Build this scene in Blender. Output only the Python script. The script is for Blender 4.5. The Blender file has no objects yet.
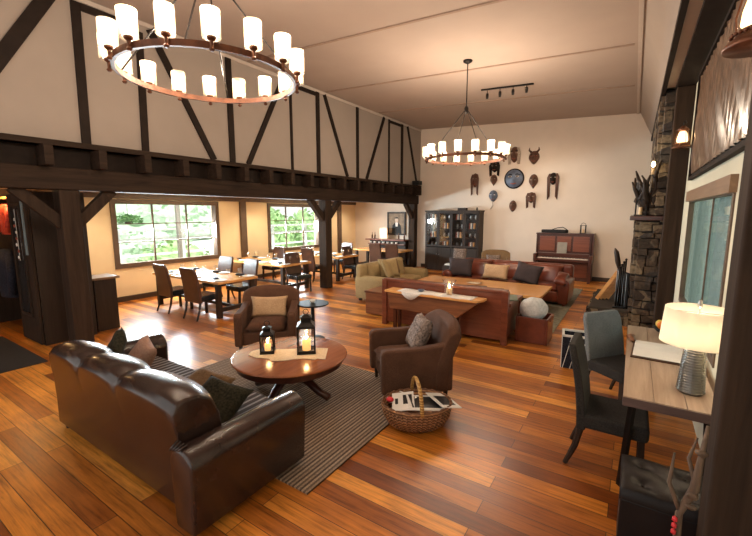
import bpy, bmesh, math, random
from mathutils import Vector, Matrix, noise
random.seed(7)
C = bpy.context.scene.collection
PI = math.pi
R = math.radians
scene = bpy.context.scene

# ------------------------------------------------------------------ camera
cam = bpy.data.cameras.new('camera'); co = bpy.data.objects.new('camera', cam); C.objects.link(co)
co.location = (0, 0, 2.1)
co.rotation_euler = (R(90) - math.atan(55/392), 0, R(33.2))
cam.sensor_fit = 'HORIZONTAL'; cam.sensor_width = 36; cam.lens = 392/752*36; cam.clip_start = 0.05; cam.clip_end = 300
scene.camera = co
# ------------------------------------------------------------------ world, exposure
w = bpy.data.worlds.new('world'); scene.world = w; w.use_nodes = True
bg = w.node_tree.nodes['Background']; bg.inputs[0].default_value = (1.0, 0.965, 0.91, 1); bg.inputs[1].default_value = 0.8
scene.view_settings.view_transform = 'Standard'; scene.view_settings.look = 'None'
scene.view_settings.gamma = 1; scene.view_settings.use_curve_mapping = False
scene.view_settings.exposure = 0.74

def lamp(name, loc, power, color, size=0.05, kind='POINT', rot=None, **kw):
    l = bpy.data.lights.new(name, kind); l.energy = power; l.color = color
    if kind in ('POINT', 'SPOT'): l.shadow_soft_size = size
    for k, v in kw.items(): setattr(l, k, v)
    o = bpy.data.objects.new(name, l); C.objects.link(o); o.location = loc
    if rot: o.rotation_euler = rot
    return o
WARM = (1.0, 0.72, 0.45)
sun = lamp('sun', (0, 0, 20), 4.0, (1.0, 0.96, 0.9), kind='SUN', rot=(R(10), R(32), 0), angle=R(6))
# daylight entering through the two dining windows (portals of sky light)
for k, (y0, y1) in enumerate(((4.4, 7.0), (9.0, 11.4))):
    a = lamp('window_daylight', (-10.35, (y0+y1)/2, 1.62), 260, (0.85, 0.93, 1.0), kind='AREA', rot=(0, R(-90), 0), shape='RECTANGLE', size=1.4, size_y=y1-y0)
    a.rotation_euler = (0, R(-78), 0)
# recessed downlights of the low dining ceiling
for y in (3.6, 5.9, 8.2, 10.5, 12.6):
    lamp('recessed_downlight', (-9.3, y, 2.46), 42, (1.0, 0.78, 0.54), 0.06, 'SPOT', spot_size=R(150), spot_blend=0.8)

# ------------------------------------------------------------------ materials
MATS = {}
def nodes(name):
    m = bpy.data.materials.new(name); m.use_nodes = True
    nt = m.node_tree; b = nt.nodes['Principled BSDF']
    MATS[name] = m
    return m, nt, b
def N(nt, t, **kw):
    n = nt.nodes.new(t)
    for k, v in kw.items():
        if k in n.inputs: n.inputs[k].default_value = v
        else: setattr(n, k, v)
    return n
def coords(nt, scale=(1,1,1), rot=(0,0,0)):
    tc = N(nt, 'ShaderNodeTexCoord'); mp = N(nt, 'ShaderNodeMapping')
    mp.inputs['Scale'].default_value = scale; mp.inputs['Rotation'].default_value = rot
    nt.links.new(tc.outputs['Object'], mp.inputs[0]); return mp.outputs[0]
def ramp(nt, fac, stops):
    r = N(nt, 'ShaderNodeValToRGB'); nt.links.new(fac, r.inputs[0])
    e = r.color_ramp.elements
    while len(e) < len(stops): e.new(0.5)
    for i, (p, c) in enumerate(stops): e[i].position = p; e[i].color = (*c, 1)
    return r.outputs[0]
def bump(nt, b, h, strength=0.3, dist=0.01):
    n = N(nt, 'ShaderNodeBump'); n.inputs['Strength'].default_value = strength; n.inputs['Distance'].default_value = dist
    nt.links.new(h, n.inputs['Height']); nt.links.new(n.outputs[0], b.inputs['Normal'])
def plain(name, col, rough=0.5, metal=0, sp=0.5, nscale=6, var=0.12, bscale=0, bstr=0.2, bdist=0.003, coat=0):
    m, nt, b = nodes(name)
    v = coords(nt); n = N(nt, 'ShaderNodeTexNoise', Scale=nscale, Detail=4.0); nt.links.new(v, n.inputs['Vector'])
    c = ramp(nt, n.outputs[0], [(0.3, tuple(x*(1-var) for x in col)), (0.7, tuple(min(1, x*(1+var)) for x in col))])
    nt.links.new(c, b.inputs['Base Color'])
    b.inputs['Roughness'].default_value = rough; b.inputs['Metallic'].default_value = metal; b.inputs['Specular IOR Level'].default_value = sp
    if coat: b.inputs['Coat Weight'].default_value = coat; b.inputs['Coat Roughness'].default_value = 0.15
    if bscale:
        n2 = N(nt, 'ShaderNodeTexNoise', Scale=bscale, Detail=3.0); nt.links.new(v, n2.inputs['Vector'])
        bump(nt, b, n2.outputs[0], bstr, bdist)
    return m
def wood(name, c1, c2, rough=0.4, axis=0, scale=1.0, bstr=0.15, coat=0, sp=0.5):
    m, nt, b = nodes(name); b.inputs['Specular IOR Level'].default_value = sp
    s = [14*scale]*3; s[axis] = 1.0*scale
    v = coords(nt, tuple(s))
    n = N(nt, 'ShaderNodeTexNoise', Scale=1.6, Detail=6.0, Roughness=0.65, Distortion=0.6); nt.links.new(v, n.inputs['Vector'])
    c = ramp(nt, n.outputs[0], [(0.28, c1), (0.72, c2)]); nt.links.new(c, b.inputs['Base Color'])
    b.inputs['Roughness'].default_value = rough
    if coat: b.inputs['Coat Weight'].default_value = coat; b.inputs['Coat Roughness'].default_value = 0.12
    bump(nt, b, n.outputs[0], bstr, 0.004)
    return m
def fabric(name, c1, c2, scale=180, rough=0.9, bstr=0.4):
    m, nt, b = nodes(name)
    v = coords(nt)
    n = N(nt, 'ShaderNodeTexNoise', Scale=scale, Detail=2.0); nt.links.new(v, n.inputs['Vector'])
    n2 = N(nt, 'ShaderNodeTexNoise', Scale=5.0, Detail=3.0); nt.links.new(v, n2.inputs['Vector'])
    mx = N(nt, 'ShaderNodeMath', operation='MULTIPLY_ADD'); nt.links.new(n.outputs[0], mx.inputs[0]); mx.inputs[1].default_value = 0.7; 
    m2 = N(nt, 'ShaderNodeMath', operation='MULTIPLY'); nt.links.new(n2.outputs[0], m2.inputs[0]); m2.inputs[1].default_value = 0.3
    nt.links.new(m2.outputs[0], mx.inputs[2])
    c = ramp(nt, mx.outputs[0], [(0.35, c1), (0.65, c2)]); nt.links.new(c, b.inputs['Base Color'])
    b.inputs['Roughness'].default_value = rough; b.inputs['Sheen Weight'].default_value = 0.03; b.inputs['Specular IOR Level'].default_value = 0.2
    bump(nt, b, n.outputs[0], bstr, 0.002)
    return m
def emit(name, col, strength):
    m, nt, b = nodes(name)
    b.inputs['Base Color'].default_value = (*col, 1); b.inputs['Emission Color'].default_value = (*col, 1); b.inputs['Emission Strength'].default_value = strength
    return m
def glass(name, col=(1,1,1), rough=0.02, alpha=0.25, ior=1.45):
    m, nt, b = nodes(name)
    t = N(nt, 'ShaderNodeBsdfTransparent'); g = N(nt, 'ShaderNodeBsdfGlossy', Roughness=rough); mx = N(nt, 'ShaderNodeMixShader')
    t.inputs[0].default_value = (*col, 1); g.inputs[0].default_value = (1, 1, 1, 1)
    fr = N(nt, 'ShaderNodeFresnel'); ge = N(nt, 'ShaderNodeNewGeometry'); im = N(nt, 'ShaderNodeMath', operation='MULTIPLY_ADD')
    nt.links.new(ge.outputs['Backfacing'], im.inputs[0]); im.inputs[1].default_value = 1/ior-ior; im.inputs[2].default_value = ior; nt.links.new(im.outputs[0], fr.inputs['IOR'])
    ad = N(nt, 'ShaderNodeMath', operation='ADD'); nt.links.new(fr.outputs[0], ad.inputs[0]); ad.inputs[1].default_value = alpha*0.2
    nt.links.new(ad.outputs[0], mx.inputs[0]); nt.links.new(t.outputs[0], mx.inputs[1]); nt.links.new(g.outputs[0], mx.inputs[2])
    nt.links.new(mx.outputs[0], nt.nodes['Material Output'].inputs[0])
    return m

def floor_mat():
    m, nt, b = nodes('plank_floor')
    v = coords(nt)
    br = N(nt, 'ShaderNodeTexBrick', Scale=1.0, offset=0.37, offset_frequency=2)
    br.inputs['Brick Width'].default_value = 2.1; br.inputs['Row Height'].default_value = 0.155; br.inputs['Mortar Size'].default_value = 0.003
    br.inputs['Mortar Smooth'].default_value = 0.3; br.inputs['Bias'].default_value = 0
    br.inputs['Color1'].default_value = (0, 0, 0, 1); br.inputs['Color2'].default_value = (1, 1, 1, 1); br.inputs['Mortar'].default_value = (0.5, 0.5, 0.5, 1)
    nt.links.new(v, br.inputs['Vector'])
    col = ramp(nt, br.outputs['Color'], [(0.0, (0.19, 0.045, 0.007)), (0.3, (0.44, 0.135, 0.018)), (0.65, (0.64, 0.225, 0.030)), (1.0, (0.86, 0.37, 0.065))])
    v2 = coords(nt, (1.2, 22, 1))
    n = N(nt, 'ShaderNodeTexNoise', Scale=1.5, Detail=8.0, Roughness=0.7, Distortion=0.4); nt.links.new(v2, n.inputs['Vector'])
    g = ramp(nt, n.outputs[0], [(0.28, (0.30, 0.24, 0.20)), (0.48, (0.9, 0.88, 0.85)), (0.72, (1.3, 1.3, 1.25))])
    mx = N(nt, 'ShaderNodeMix', data_type='RGBA', blend_type='MULTIPLY'); mx.inputs[0].default_value = 1
    nt.links.new(col, mx.inputs[6]); nt.links.new(g, mx.inputs[7])
    n3 = N(nt, 'ShaderNodeTexNoise', Scale=2.2, Detail=5.0); nt.links.new(v, n3.inputs['Vector'])
    g3 = ramp(nt, n3.outputs[0], [(0.3, (0.6, 0.52, 0.48)), (0.6, (1, 1, 1))])
    mx3 = N(nt, 'ShaderNodeMix', data_type='RGBA', blend_type='MULTIPLY'); mx3.inputs[0].default_value = 0.7
    nt.links.new(mx.outputs[2], mx3.inputs[6]); nt.links.new(g3, mx3.inputs[7])
    mx2 = N(nt, 'ShaderNodeMix', data_type='RGBA'); nt.links.new(br.outputs['Fac'], mx2.inputs[0])
    nt.links.new(mx3.outputs[2], mx2.inputs[6]); mx2.inputs[7].default_value = (0.03, 0.012, 0.005, 1)
    nt.links.new(mx2.outputs[2], b.inputs['Base Color'])
    rr = N(nt, 'ShaderNodeMapRange'); nt.links.new(n.outputs[0], rr.inputs[0]); rr.inputs[3].default_value = 0.22; rr.inputs[4].default_value = 0.42
    nt.links.new(rr.outputs[0], b.inputs['Roughness'])
    sb = N(nt, 'ShaderNodeMath', operation='SUBTRACT'); nt.links.new(n.outputs[0], sb.inputs[0]); nt.links.new(br.outputs['Fac'], sb.inputs[1])
    bump(nt, b, sb.outputs[0], 0.25, 0.004)
    return m
def stripes(name, cols, freq, axis=0, rough=0.9, bstr=0.5):
    m, nt, b = nodes(name)
    v = coords(nt)
    sp = N(nt, 'ShaderNodeSeparateXYZ'); nt.links.new(v, sp.inputs[0])
    a = N(nt, 'ShaderNodeMath', operation='MULTIPLY'); nt.links.new(sp.outputs[axis], a.inputs[0]); a.inputs[1].default_value = freq
    f = N(nt, 'ShaderNodeMath', operation='FRACT'); nt.links.new(a.outputs[0], f.inputs[0])
    k = len(cols); stops = [(i/k, c) for i, c in enumerate(cols)]
    r = N(nt, 'ShaderNodeValToRGB'); nt.links.new(f.outputs[0], r.inputs[0]); r.color_ramp.interpolation = 'CONSTANT'
    e = r.color_ramp.elements
    while len(e) < k: e.new(0.5)
    for i, (p, c) in enumerate(stops): e[i].position = p; e[i].color = (*c, 1)
    n = N(nt, 'ShaderNodeTexNoise', Scale=90.0, Detail=2.0); nt.links.new(v, n.inputs['Vector'])
    g = ramp(nt, n.outputs[0], [(0.3, (0.6, 0.6, 0.6)), (0.7, (1.1, 1.1, 1.1))])
    mx = N(nt, 'ShaderNodeMix', data_type='RGBA', blend_type='MULTIPLY'); mx.inputs[0].default_value = 1
    nt.links.new(r.outputs[0], mx.inputs[6]); nt.links.new(g, mx.inputs[7]); nt.links.new(mx.outputs[2], b.inputs['Base Color'])
    b.inputs['Roughness'].default_value = rough
    bump(nt, b, n.outputs[0], bstr, 0.004)
    return m
def stone_mat():
    m, nt, b = nodes('field_stone')
    v = coords(nt)
    vo = N(nt, 'ShaderNodeTexVoronoi', Scale=5.0); nt.links.new(v, vo.inputs['Vector'])
    sp = N(nt, 'ShaderNodeSeparateColor'); nt.links.new(vo.outputs['Color'], sp.inputs[0])
    c = ramp(nt, sp.outputs[0], [(0.0, (0.03, 0.02, 0.014)), (0.4, (0.12, 0.08, 0.05)), (0.7, (0.24, 0.18, 0.11)), (1.0, (0.06, 0.05, 0.045))])
    n = N(nt, 'ShaderNodeTexNoise', Scale=22.0, Detail=6.0); nt.links.new(v, n.inputs['Vector'])
    g = ramp(nt, n.outputs[0], [(0.3, (0.5, 0.5, 0.5)), (0.7, (1.2, 1.2, 1.2))])
    mx = N(nt, 'ShaderNodeMix', data_type='RGBA', blend_type='MULTIPLY'); mx.inputs[0].default_value = 1
    nt.links.new(c, mx.inputs[6]); nt.links.new(g, mx.inputs[7]); nt.links.new(mx.outputs[2], b.inputs['Base Color'])
    b.inputs['Roughness'].default_value = 0.85; bump(nt, b, n.outputs[0], 0.6, 0.02)
    return m
def weave_mat(name, c1, c2, scale=60):
    m, nt, b = nodes(name)
    v = coords(nt)
    w1 = N(nt, 'ShaderNodeTexWave', Scale=scale/6, Distortion=2.0, bands_direction='Z'); nt.links.new(v, w1.inputs['Vector'])
    n = N(nt, 'ShaderNodeTexNoise', Scale=scale/2); nt.links.new(v, n.inputs['Vector'])
    ml = N(nt, 'ShaderNodeMath', operation='MULTIPLY'); nt.links.new(w1.outputs['Fac'], ml.inputs[0]); nt.links.new(n.outputs[0], ml.inputs[1])
    c = ramp(nt, ml.outputs[0], [(0.1, c1), (0.55, c2)]); nt.links.new(c, b.inputs['Base Color']); b.inputs['Roughness'].default_value = 0.6
    bump(nt, b, ml.outputs[0], 0.8, 0.01)
    return m
def leaf_mat(name, c1, c2):
    return plain(name, tuple((a+b_)/2 for a, b_ in zip(c1, c2)), 0.6, var=0.5, nscale=9)

M_floor = floor_mat()
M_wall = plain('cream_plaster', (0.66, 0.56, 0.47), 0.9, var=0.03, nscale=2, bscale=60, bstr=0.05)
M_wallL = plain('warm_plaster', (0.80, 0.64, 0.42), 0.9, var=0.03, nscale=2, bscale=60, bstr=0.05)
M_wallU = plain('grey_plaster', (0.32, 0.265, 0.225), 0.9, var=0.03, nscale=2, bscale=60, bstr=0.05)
M_wallR = plain('sage_cream_plaster', (0.62, 0.58, 0.44), 0.9, var=0.03, nscale=2)
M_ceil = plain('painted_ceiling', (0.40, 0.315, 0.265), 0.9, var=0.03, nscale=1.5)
M_joint = plain('ceiling_joint', (0.30, 0.21, 0.16), 0.9, var=0.05)
M_trimw = plain('pale_trim', (0.5, 0.42, 0.36), 0.7, var=0.04)
M_beam = wood('rough_dark_timber', (0.017, 0.010, 0.007), (0.047, 0.028, 0.018), 0.75, 1, 0.6, 0.5, sp=0.15)
M_beamv = wood('rough_dark_post', (0.020, 0.012, 0.008), (0.052, 0.031, 0.020), 0.75, 2, 0.6, 0.5, sp=0.15)
M_stud = plain('black_brown_board', (0.018, 0.011, 0.008), 0.7, var=0.2, sp=0.15)
M_dark = wood('dark_stained_wood', (0.018, 0.011, 0.007), (0.04, 0.024, 0.016), 0.5, 2, 1.0, 0.2, sp=0.3)
M_winf = plain('brown_window_frame', (0.10, 0.062, 0.04), 0.5, var=0.15)
M_winr = wood('tan_window_casing', (0.16, 0.09, 0.05), (0.26, 0.16, 0.09), 0.5, 1, 0.7)
M_base = plain('dark_skirting', (0.05, 0.03, 0.02), 0.45)
M_leather = plain('espresso_leather', (0.030, 0.0145, 0.011), 0.27, var=0.35, nscale=7, bscale=45, bstr=0.25, bdist=0.004, coat=0.25)
M_leather_red = plain('chestnut_leather', (0.16, 0.035, 0.016), 0.3, var=0.35, nscale=4, bscale=50, bstr=0.15, coat=0.3)
M_leather_blk = plain('black_leather', (0.012, 0.009, 0.009), 0.45, var=0.2, bscale=70, bstr=0.2, sp=0.25)
M_chair_lea = plain('brown_chair_leather', (0.075, 0.032, 0.018), 0.35, var=0.25, bscale=60, bstr=0.2)
M_chair_fab = fabric('charcoal_chair_fabric', (0.018, 0.016, 0.014), (0.042, 0.037, 0.033), 120)
M_chair_blue = fabric('blue_grey_fabric', (0.12, 0.13, 0.13), (0.21, 0.22, 0.22), 120)
M_arm = fabric('brown_tweed', (0.062, 0.027, 0.015), (0.14, 0.066, 0.038), 160)
M_beige = fabric('olive_beige_upholstery', (0.26, 0.18, 0.08), (0.40, 0.29, 0.14), 100)
M_tan = fabric('tan_linen', (0.42, 0.25, 0.13), (0.62, 0.42, 0.25), 90)
M_pilbrown = fabric('golden_brown_velvet', (0.13, 0.075, 0.035), (0.23, 0.14, 0.07), 60)
M_pilgreen = fabric('dark_olive_knit', (0.010, 0.010, 0.006), (0.045, 0.040, 0.024), 55, bstr=1.0)
M_pilpink = fabric('dusty_tan_suede', (0.30, 0.17, 0.12), (0.42, 0.26, 0.19), 60)
M_pilgrey = fabric('patterned_taupe_weave', (0.07, 0.05, 0.042), (0.34, 0.26, 0.22), 38, bstr=1.0)
M_pildark = fabric('dark_plum_fabric', (0.035, 0.025, 0.025), (0.075, 0.055, 0.055), 60)
M_white = fabric('white_woven_cloth', (0.62, 0.58, 0.54), (0.80, 0.77, 0.73), 70)
M_cream = fabric('cream_runner_cloth', (0.66, 0.52, 0.36), (0.84, 0.70, 0.52), 70)
M_rug = stripes('striped_rug_wool', [(0.34, 0.24, 0.16), (0.09, 0.055, 0.038), (0.42, 0.31, 0.21), (0.14, 0.095, 0.065)], 13, 0)
M_rug2 = plain('faded_green_rug', (0.22, 0.20, 0.14), 0.95, var=0.3, nscale=14, bscale=120, bstr=0.4)
M_throw = stripes('striped_seat_throw', [(0.03, 0.02, 0.02), (0.30, 0.28, 0.28), (0.05, 0.03, 0.028)], 14, 0)
M_tabletop = wood('red_brown_tabletop', (0.20, 0.052, 0.018), (0.40, 0.13, 0.042), 0.22, 1, 0.5, 0.05, coat=0.4)
M_mahog = wood('mahogany', (0.04, 0.011, 0.007), (0.09, 0.025, 0.013), 0.28, 0, 0.8, 0.08, coat=0.3)
M_red = wood('cherry_wood', (0.13, 0.032, 0.016), (0.24, 0.07, 0.033), 0.3, 0, 0.8, 0.08, coat=0.3)
M_orange = wood('honey_oak', (0.68, 0.29, 0.07), (0.92, 0.50, 0.18), 0.3, 0, 0.7, 0.08, coat=0.3)
M_chest = wood('chest_wood', (0.10, 0.035, 0.014), (0.32, 0.12, 0.045), 0.4, 0, 0.7, 0.2)
M_desk = wood('weathered_plank', (0.28, 0.19, 0.13), (0.50, 0.39, 0.30), 0.35, 1, 0.6, 0.2)
M_deskedge = wood('dark_plank_edge', (0.07, 0.04, 0.035), (0.16, 0.10, 0.085), 0.4, 0, 0.6, 0.2)
M_dtable = wood('maple_dining_top', (0.55, 0.25, 0.07), (0.78, 0.42, 0.15), 0.25, 0, 0.6, 0.05, coat=0.3)
M_iron = plain('black_iron', (0.018, 0.015, 0.014), 0.4, 0.7, var=0.2)
M_bronze = plain('aged_bronze', (0.12, 0.045, 0.022), 0.42, 0.6, var=0.4, nscale=14)
M_steel = plain('grey_steel', (0.35, 0.34, 0.33), 0.3, 0.9)
M_lampbase = plain('pewter_lamp_glaze', (0.20, 0.20, 0.19), 0.25, 0.7, var=0.15)
M_glass = glass('clear_glass')
M_wglass = glass('window_glass', (0.94, 0.98, 0.98), alpha=0)
M_wglass2 = glass('window_glass_low_reflection', (0.92, 0.98, 0.99), alpha=0, ior=1.12)
M_wineg = glass('wine_glass', (0.95, 0.95, 0.95), alpha=0.5)
M_bulb = emit('frosted_lit_tube', (1.0, 0.80, 0.56), 2.4)
M_candle = emit('candle_lamp_glow', (1.0, 0.52, 0.16), 0.7)
M_flame = emit('flame', (1.0, 0.75, 0.35), 14)
M_wax = plain('ivory_wax', (0.75, 0.52, 0.28), 0.5, var=0.05)
m, nt, b = nodes('linen_lampshade'); M_shade = m
b.inputs['Base Color'].default_value = (0.82, 0.76, 0.66, 1); b.inputs['Roughness'].default_value = 0.9
tr = N(nt, 'ShaderNodeBsdfTranslucent'); tr.inputs[0].default_value = (0.95, 0.90, 0.82, 1); mxs = N(nt, 'ShaderNodeMixShader'); mxs.inputs[0].default_value = 0.5
nt.links.new(b.outputs[0], mxs.inputs[1]); nt.links.new(tr.outputs[0], mxs.inputs[2]); nt.links.new(mxs.outputs[0], nt.nodes['Material Output'].inputs[0])
m, nt, b = nodes('seeded_glass'); M_seeded = m
tp = N(nt, 'ShaderNodeBsdfTransparent'); tl = N(nt, 'ShaderNodeBsdfTranslucent'); mxs = N(nt, 'ShaderNodeMixShader'); mxs.inputs[0].default_value = 0.35
tl.inputs[0].default_value = (0.95, 0.85, 0.7, 1)
nt.links.new(tp.outputs[0], mxs.inputs[1]); nt.links.new(tl.outputs[0], mxs.inputs[2]); nt.links.new(mxs.outputs[0], nt.nodes['Material Output'].inputs[0])
M_stone = stone_mat()
M_mortar = plain('mortar', (0.05, 0.04, 0.032), 0.95)
M_basket = weave_mat('wicker', (0.14, 0.055, 0.022), (0.55, 0.28, 0.13))
M_handle = weave_mat('yellow_bamboo_handle', (0.35, 0.16, 0.03), (0.70, 0.42, 0.13), 90)
M_paper = plain('white_paper', (0.80, 0.78, 0.74), 0.7, var=0.04)
M_ink = plain('black_cover_print', (0.02, 0.02, 0.022), 0.4)
M_redm = plain('red_plastic', (0.65, 0.03, 0.04), 0.4)
M_coatred = fabric('red_jacket_nylon', (0.45, 0.03, 0.02), (0.75, 0.10, 0.04), 20, 0.5)
M_coatdark = fabric('navy_jacket', (0.012, 0.013, 0.02), (0.03, 0.03, 0.045), 40)
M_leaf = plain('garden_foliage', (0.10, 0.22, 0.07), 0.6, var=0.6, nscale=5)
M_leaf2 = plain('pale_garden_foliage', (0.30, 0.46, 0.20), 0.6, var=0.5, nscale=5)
M_leaf3 = plain('haze_tinted_foliage', (0.45, 0.58, 0.42), 0.8, var=0.25, nscale=3)  # pale because distance haze is mixed into the leaf colour
M_grass = plain('lawn', (0.16, 0.26, 0.09), 0.9, var=0.3, nscale=2)
M_deckw = plain('white_deck_rail', (0.7, 0.71, 0.70), 0.6)
M_steelw = wood('weathered_grey_timber', (0.2, 0.17, 0.14), (0.34, 0.3, 0.26), 0.7, 2)
M_siding = stripes('blue_grey_siding', [(0.30, 0.38, 0.41), (0.36, 0.44, 0.47), (0.38, 0.46, 0.49), (0.50, 0.58, 0.61)], 5, 0)
M_green = plain('green_pear_skin', (0.22, 0.38, 0.05), 0.4)
M_orng = plain('orange_fruit_skin', (0.75, 0.22, 0.03), 0.4)
M_yellow = plain('yellow_fruit_skin', (0.75, 0.50, 0.08), 0.4)
M_bluemask = plain('blue_grey_paint', (0.10, 0.12, 0.17), 0.5, var=0.3)
M_maskwood = wood('carved_mask_wood', (0.02, 0.009, 0.006), (0.17, 0.07, 0.04), 0.5, 2, 2.2, 0.5)
M_masklight = plain('bleached_fibre', (0.42, 0.34, 0.27), 0.9, var=0.3, nscale=40)
M_maskred = plain('ochre_red_paint', (0.28, 0.06, 0.03), 0.5, var=0.3)
M_black = plain('soft_black', (0.012, 0.011, 0.011), 0.55, sp=0.25)
M_mat = plain('dark_doormat', (0.022, 0.018, 0.017), 0.95, bscale=150, bstr=0.6)
M_hide = plain('tan_hide', (0.12, 0.066, 0.038), 0.28, var=0.4, nscale=7, coat=0.5)
M_branch = wood('bark', (0.05, 0.03, 0.02), (0.20, 0.13, 0.085), 0.8, 2, 1.5, 0.9)
M_bone = plain('pale_cut_wood', (0.42, 0.30, 0.19), 0.7, var=0.3, nscale=20)
M_ivory = plain('piano_ivory', (0.70, 0.58, 0.48), 0.3, var=0.04)
M_portrait_bg = plain('sepia_canvas', (0.22, 0.15, 0.09), 0.6, var=0.4, nscale=6)
M_skin = plain('sepia_face_paint', (0.60, 0.45, 0.33), 0.6)
M_teal = plain('dark_seat_leather', (0.014, 0.02, 0.025), 0.25, var=0.2)

# ------------------------------------------------------------------ mesh helpers
def B(): return bmesh.new()
def T(loc=(0,0,0), rot=(0,0,0), sc=(1,1,1)):
    from mathutils import Euler
    return Matrix.Translation(loc) @ Euler(rot).to_matrix().to_4x4() @ Matrix.Diagonal((*sc, 1))
def box(bm, x0, x1, y0, y1, z0, z1, mat=None):
    vs = [Vector((x, y, z)) for x in (x0, x1) for y in (y0, y1) for z in (z0, z1)]
    if mat is not None: vs = [mat @ v for v in vs]
    v = [bm.verts.new(p) for p in vs]
    for f in ((0,1,3,2), (4,6,7,5), (0,4,5,1), (2,3,7,6), (0,2,6,4), (1,5,7,3)): bm.faces.new([v[i] for i in f])
    return bm
def prism(bm, poly, z0, z1, mat=None):
    a = [Vector((x, y, z0)) for x, y in poly]; c = [Vector((x, y, z1)) for x, y in poly]
    if mat is not None: a = [mat @ p for p in a]; c = [mat @ p for p in c]
    a = [bm.verts.new(p) for p in a]; c = [bm.verts.new(p) for p in c]; n = len(poly)
    bm.faces.new(a[::-1]); bm.faces.new(c)
    for i in range(n): bm.faces.new([a[i], a[(i+1)%n], c[(i+1)%n], c[i]])
    return bm
def lathe(bm, prof, seg=24, mat=None, closed=True):
    rings = []
    for r, z in prof:
        ring = []
        for k in range(seg):
            p = Vector((r*math.cos(2*PI*k/seg), r*math.sin(2*PI*k/seg), z))
            if mat is not None: p = mat @ p
            ring.append(bm.verts.new(p))
        rings.append(ring)
    for a, c in zip(rings, rings[1:]):
        for k in range(seg): bm.faces.new([a[k], a[(k+1)%seg], c[(k+1)%seg], c[k]])
    if closed:
        bm.faces.new(rings[0][::-1]); bm.faces.new(rings[-1])
    return bm
def tube(bm, pts, r, seg=8, closed=False, cap=True):
    pts = [Vector(p) for p in pts]; n = len(pts); rings = []
    rr = r if isinstance(r, (list, tuple)) else [r]*n
    prev = None
    for i, p in enumerate(pts):
        if closed: d = pts[(i+1)%n] - pts[i-1]
        else: d = pts[min(i+1, n-1)] - pts[max(i-1, 0)]
        d.normalize()
        if prev is None:
            up = Vector((0,0,1)) if abs(d.z) < 0.9 else Vector((1,0,0))
            a = d.cross(up).normalized()
        else:
            a = (prev - d*prev.dot(d)).normalized()
        prev = a; c = d.cross(a)
        rings.append([bm.verts.new(p + rr[i]*(math.cos(2*PI*k/seg)*a + math.sin(2*PI*k/seg)*c)) for k in range(seg)])
    m = n if closed else n-1
    for i in range(m):
        a, c = rings[i], rings[(i+1)%n]
        for k in range(seg): bm.faces.new([a[k], a[(k+1)%seg], c[(k+1)%seg], c[k]])
    if cap and not closed: bm.faces.new(rings[0][::-1]); bm.faces.new(rings[-1])
    return bm
def bar(bm, a, b_, w, d=None, ax=(0,0,1)):
    """rectangular bar from a to b_"""
    a = Vector(a); b_ = Vector(b_); d = w if d is None else d
    z = (b_-a); L = z.length; z.normalize(); x = Vector(ax).cross(z)
    if x.length < 1e-3: x = Vector((1,0,0)).cross(z)
    x.normalize(); y = z.cross(x)
    mt = Matrix(((x.x, y.x, z.x, a.x), (x.y, y.y, z.y, a.y), (x.z, y.z, z.z, a.z), (0,0,0,1)))
    return box(bm, -w/2, w/2, -d/2, d/2, 0, L, mt)
def ball(bm, c, r, sub=2, sc=(1,1,1)):
    bmesh.ops.create_icosphere(bm, subdivisions=sub, radius=r, matrix=T(c, (0,0,0), sc)); return bm
def cushion(bm, w, d, t, mat=None, n=10, pinch=0.06, puff=0.5, wr=0.0):
    """soft pillow, w by d, thickness t, centred, lying in xy"""
    grid = {}
    for s in (1, -1):
        for i in range(n+1):
            for j in range(n+1):
                u = -1+2*i/n; v = -1+2*j/n
                edge = i in (0, n) or j in (0, n)
                if edge and s == -1: continue
                h = (max(0, 1-u**4)*max(0, 1-v**4))**puff
                x = u*w/2*(1-pinch*(1-abs(v)**2)*abs(u)**3); y = v*d/2*(1-pinch*(1-abs(u)**2)*abs(v)**3)
                zz = s*h*t/2
                if wr: zz += wr*noise.noise(Vector((x*9, y*9, s)))*h
                p = Vector((x, y, zz))
                if mat is not None: p = mat @ p
                grid[(i, j, s)] = bm.verts.new(p)
    g = lambda i, j, s: grid.get((i, j, s)) or grid[(i, j, 1)]
    for s in (1, -1):
        for i in range(n):
            for j in range(n):
                f = [g(i, j, s), g(i+1, j, s), g(i+1, j+1, s), g(i, j+1, s)]
                bm.faces.new(f if s == 1 else f[::-1])
    return bm
def obj(name, bm, mat, parent=None, smooth=False, bevel=0, seg=3, sub=0):
    bmesh.ops.recalc_face_normals(bm, faces=bm.faces[:])
    me = bpy.data.meshes.new(name); bm.to_mesh(me); bm.free()
    if isinstance(mat, (list, tuple)):
        for m_ in mat: me.materials.append(m_)
    else: me.materials.append(mat)
    o = bpy.data.objects.new(name, me); C.objects.link(o)
    if parent: o.parent = parent
    if smooth or bevel or sub:
        for p in me.polygons: p.use_smooth = True
    if bevel:
        md = o.modifiers.new('bevel', 'BEVEL'); md.width = bevel; md.segments = seg; md.limit_method = 'ANGLE'; md.angle_limit = R(40)
        if not smooth:
            md.harden_normals = True
    if sub:
        md = o.modifiers.new('sub', 'SUBSURF'); md.levels = sub; md.render_levels = sub
    return o
def struct(name, bm, mat, **k):
    o = obj(name, bm, mat, **k)
    if not k.get('parent'): o['kind'] = 'structure'
    return o
def thing(name, label, cat, loc=(0,0,0), rz=0, group=None):
    o = bpy.data.objects.new(name, None); C.objects.link(o); o.empty_display_size = 0.1
    o.location = loc; o.rotation_euler = (0, 0, rz); o['label'] = label; o['category'] = cat
    if group: o['group'] = group
    return o
def tag(o, label, cat, group=None, loc=None, rz=None, kind=None):
    o['label'] = label; o['category'] = cat
    if group: o['group'] = group
    if kind: o['kind'] = kind
    if loc is not None: o.location = loc
    if rz is not None: o.rotation_euler = (0, 0, rz)
    return o
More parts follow.
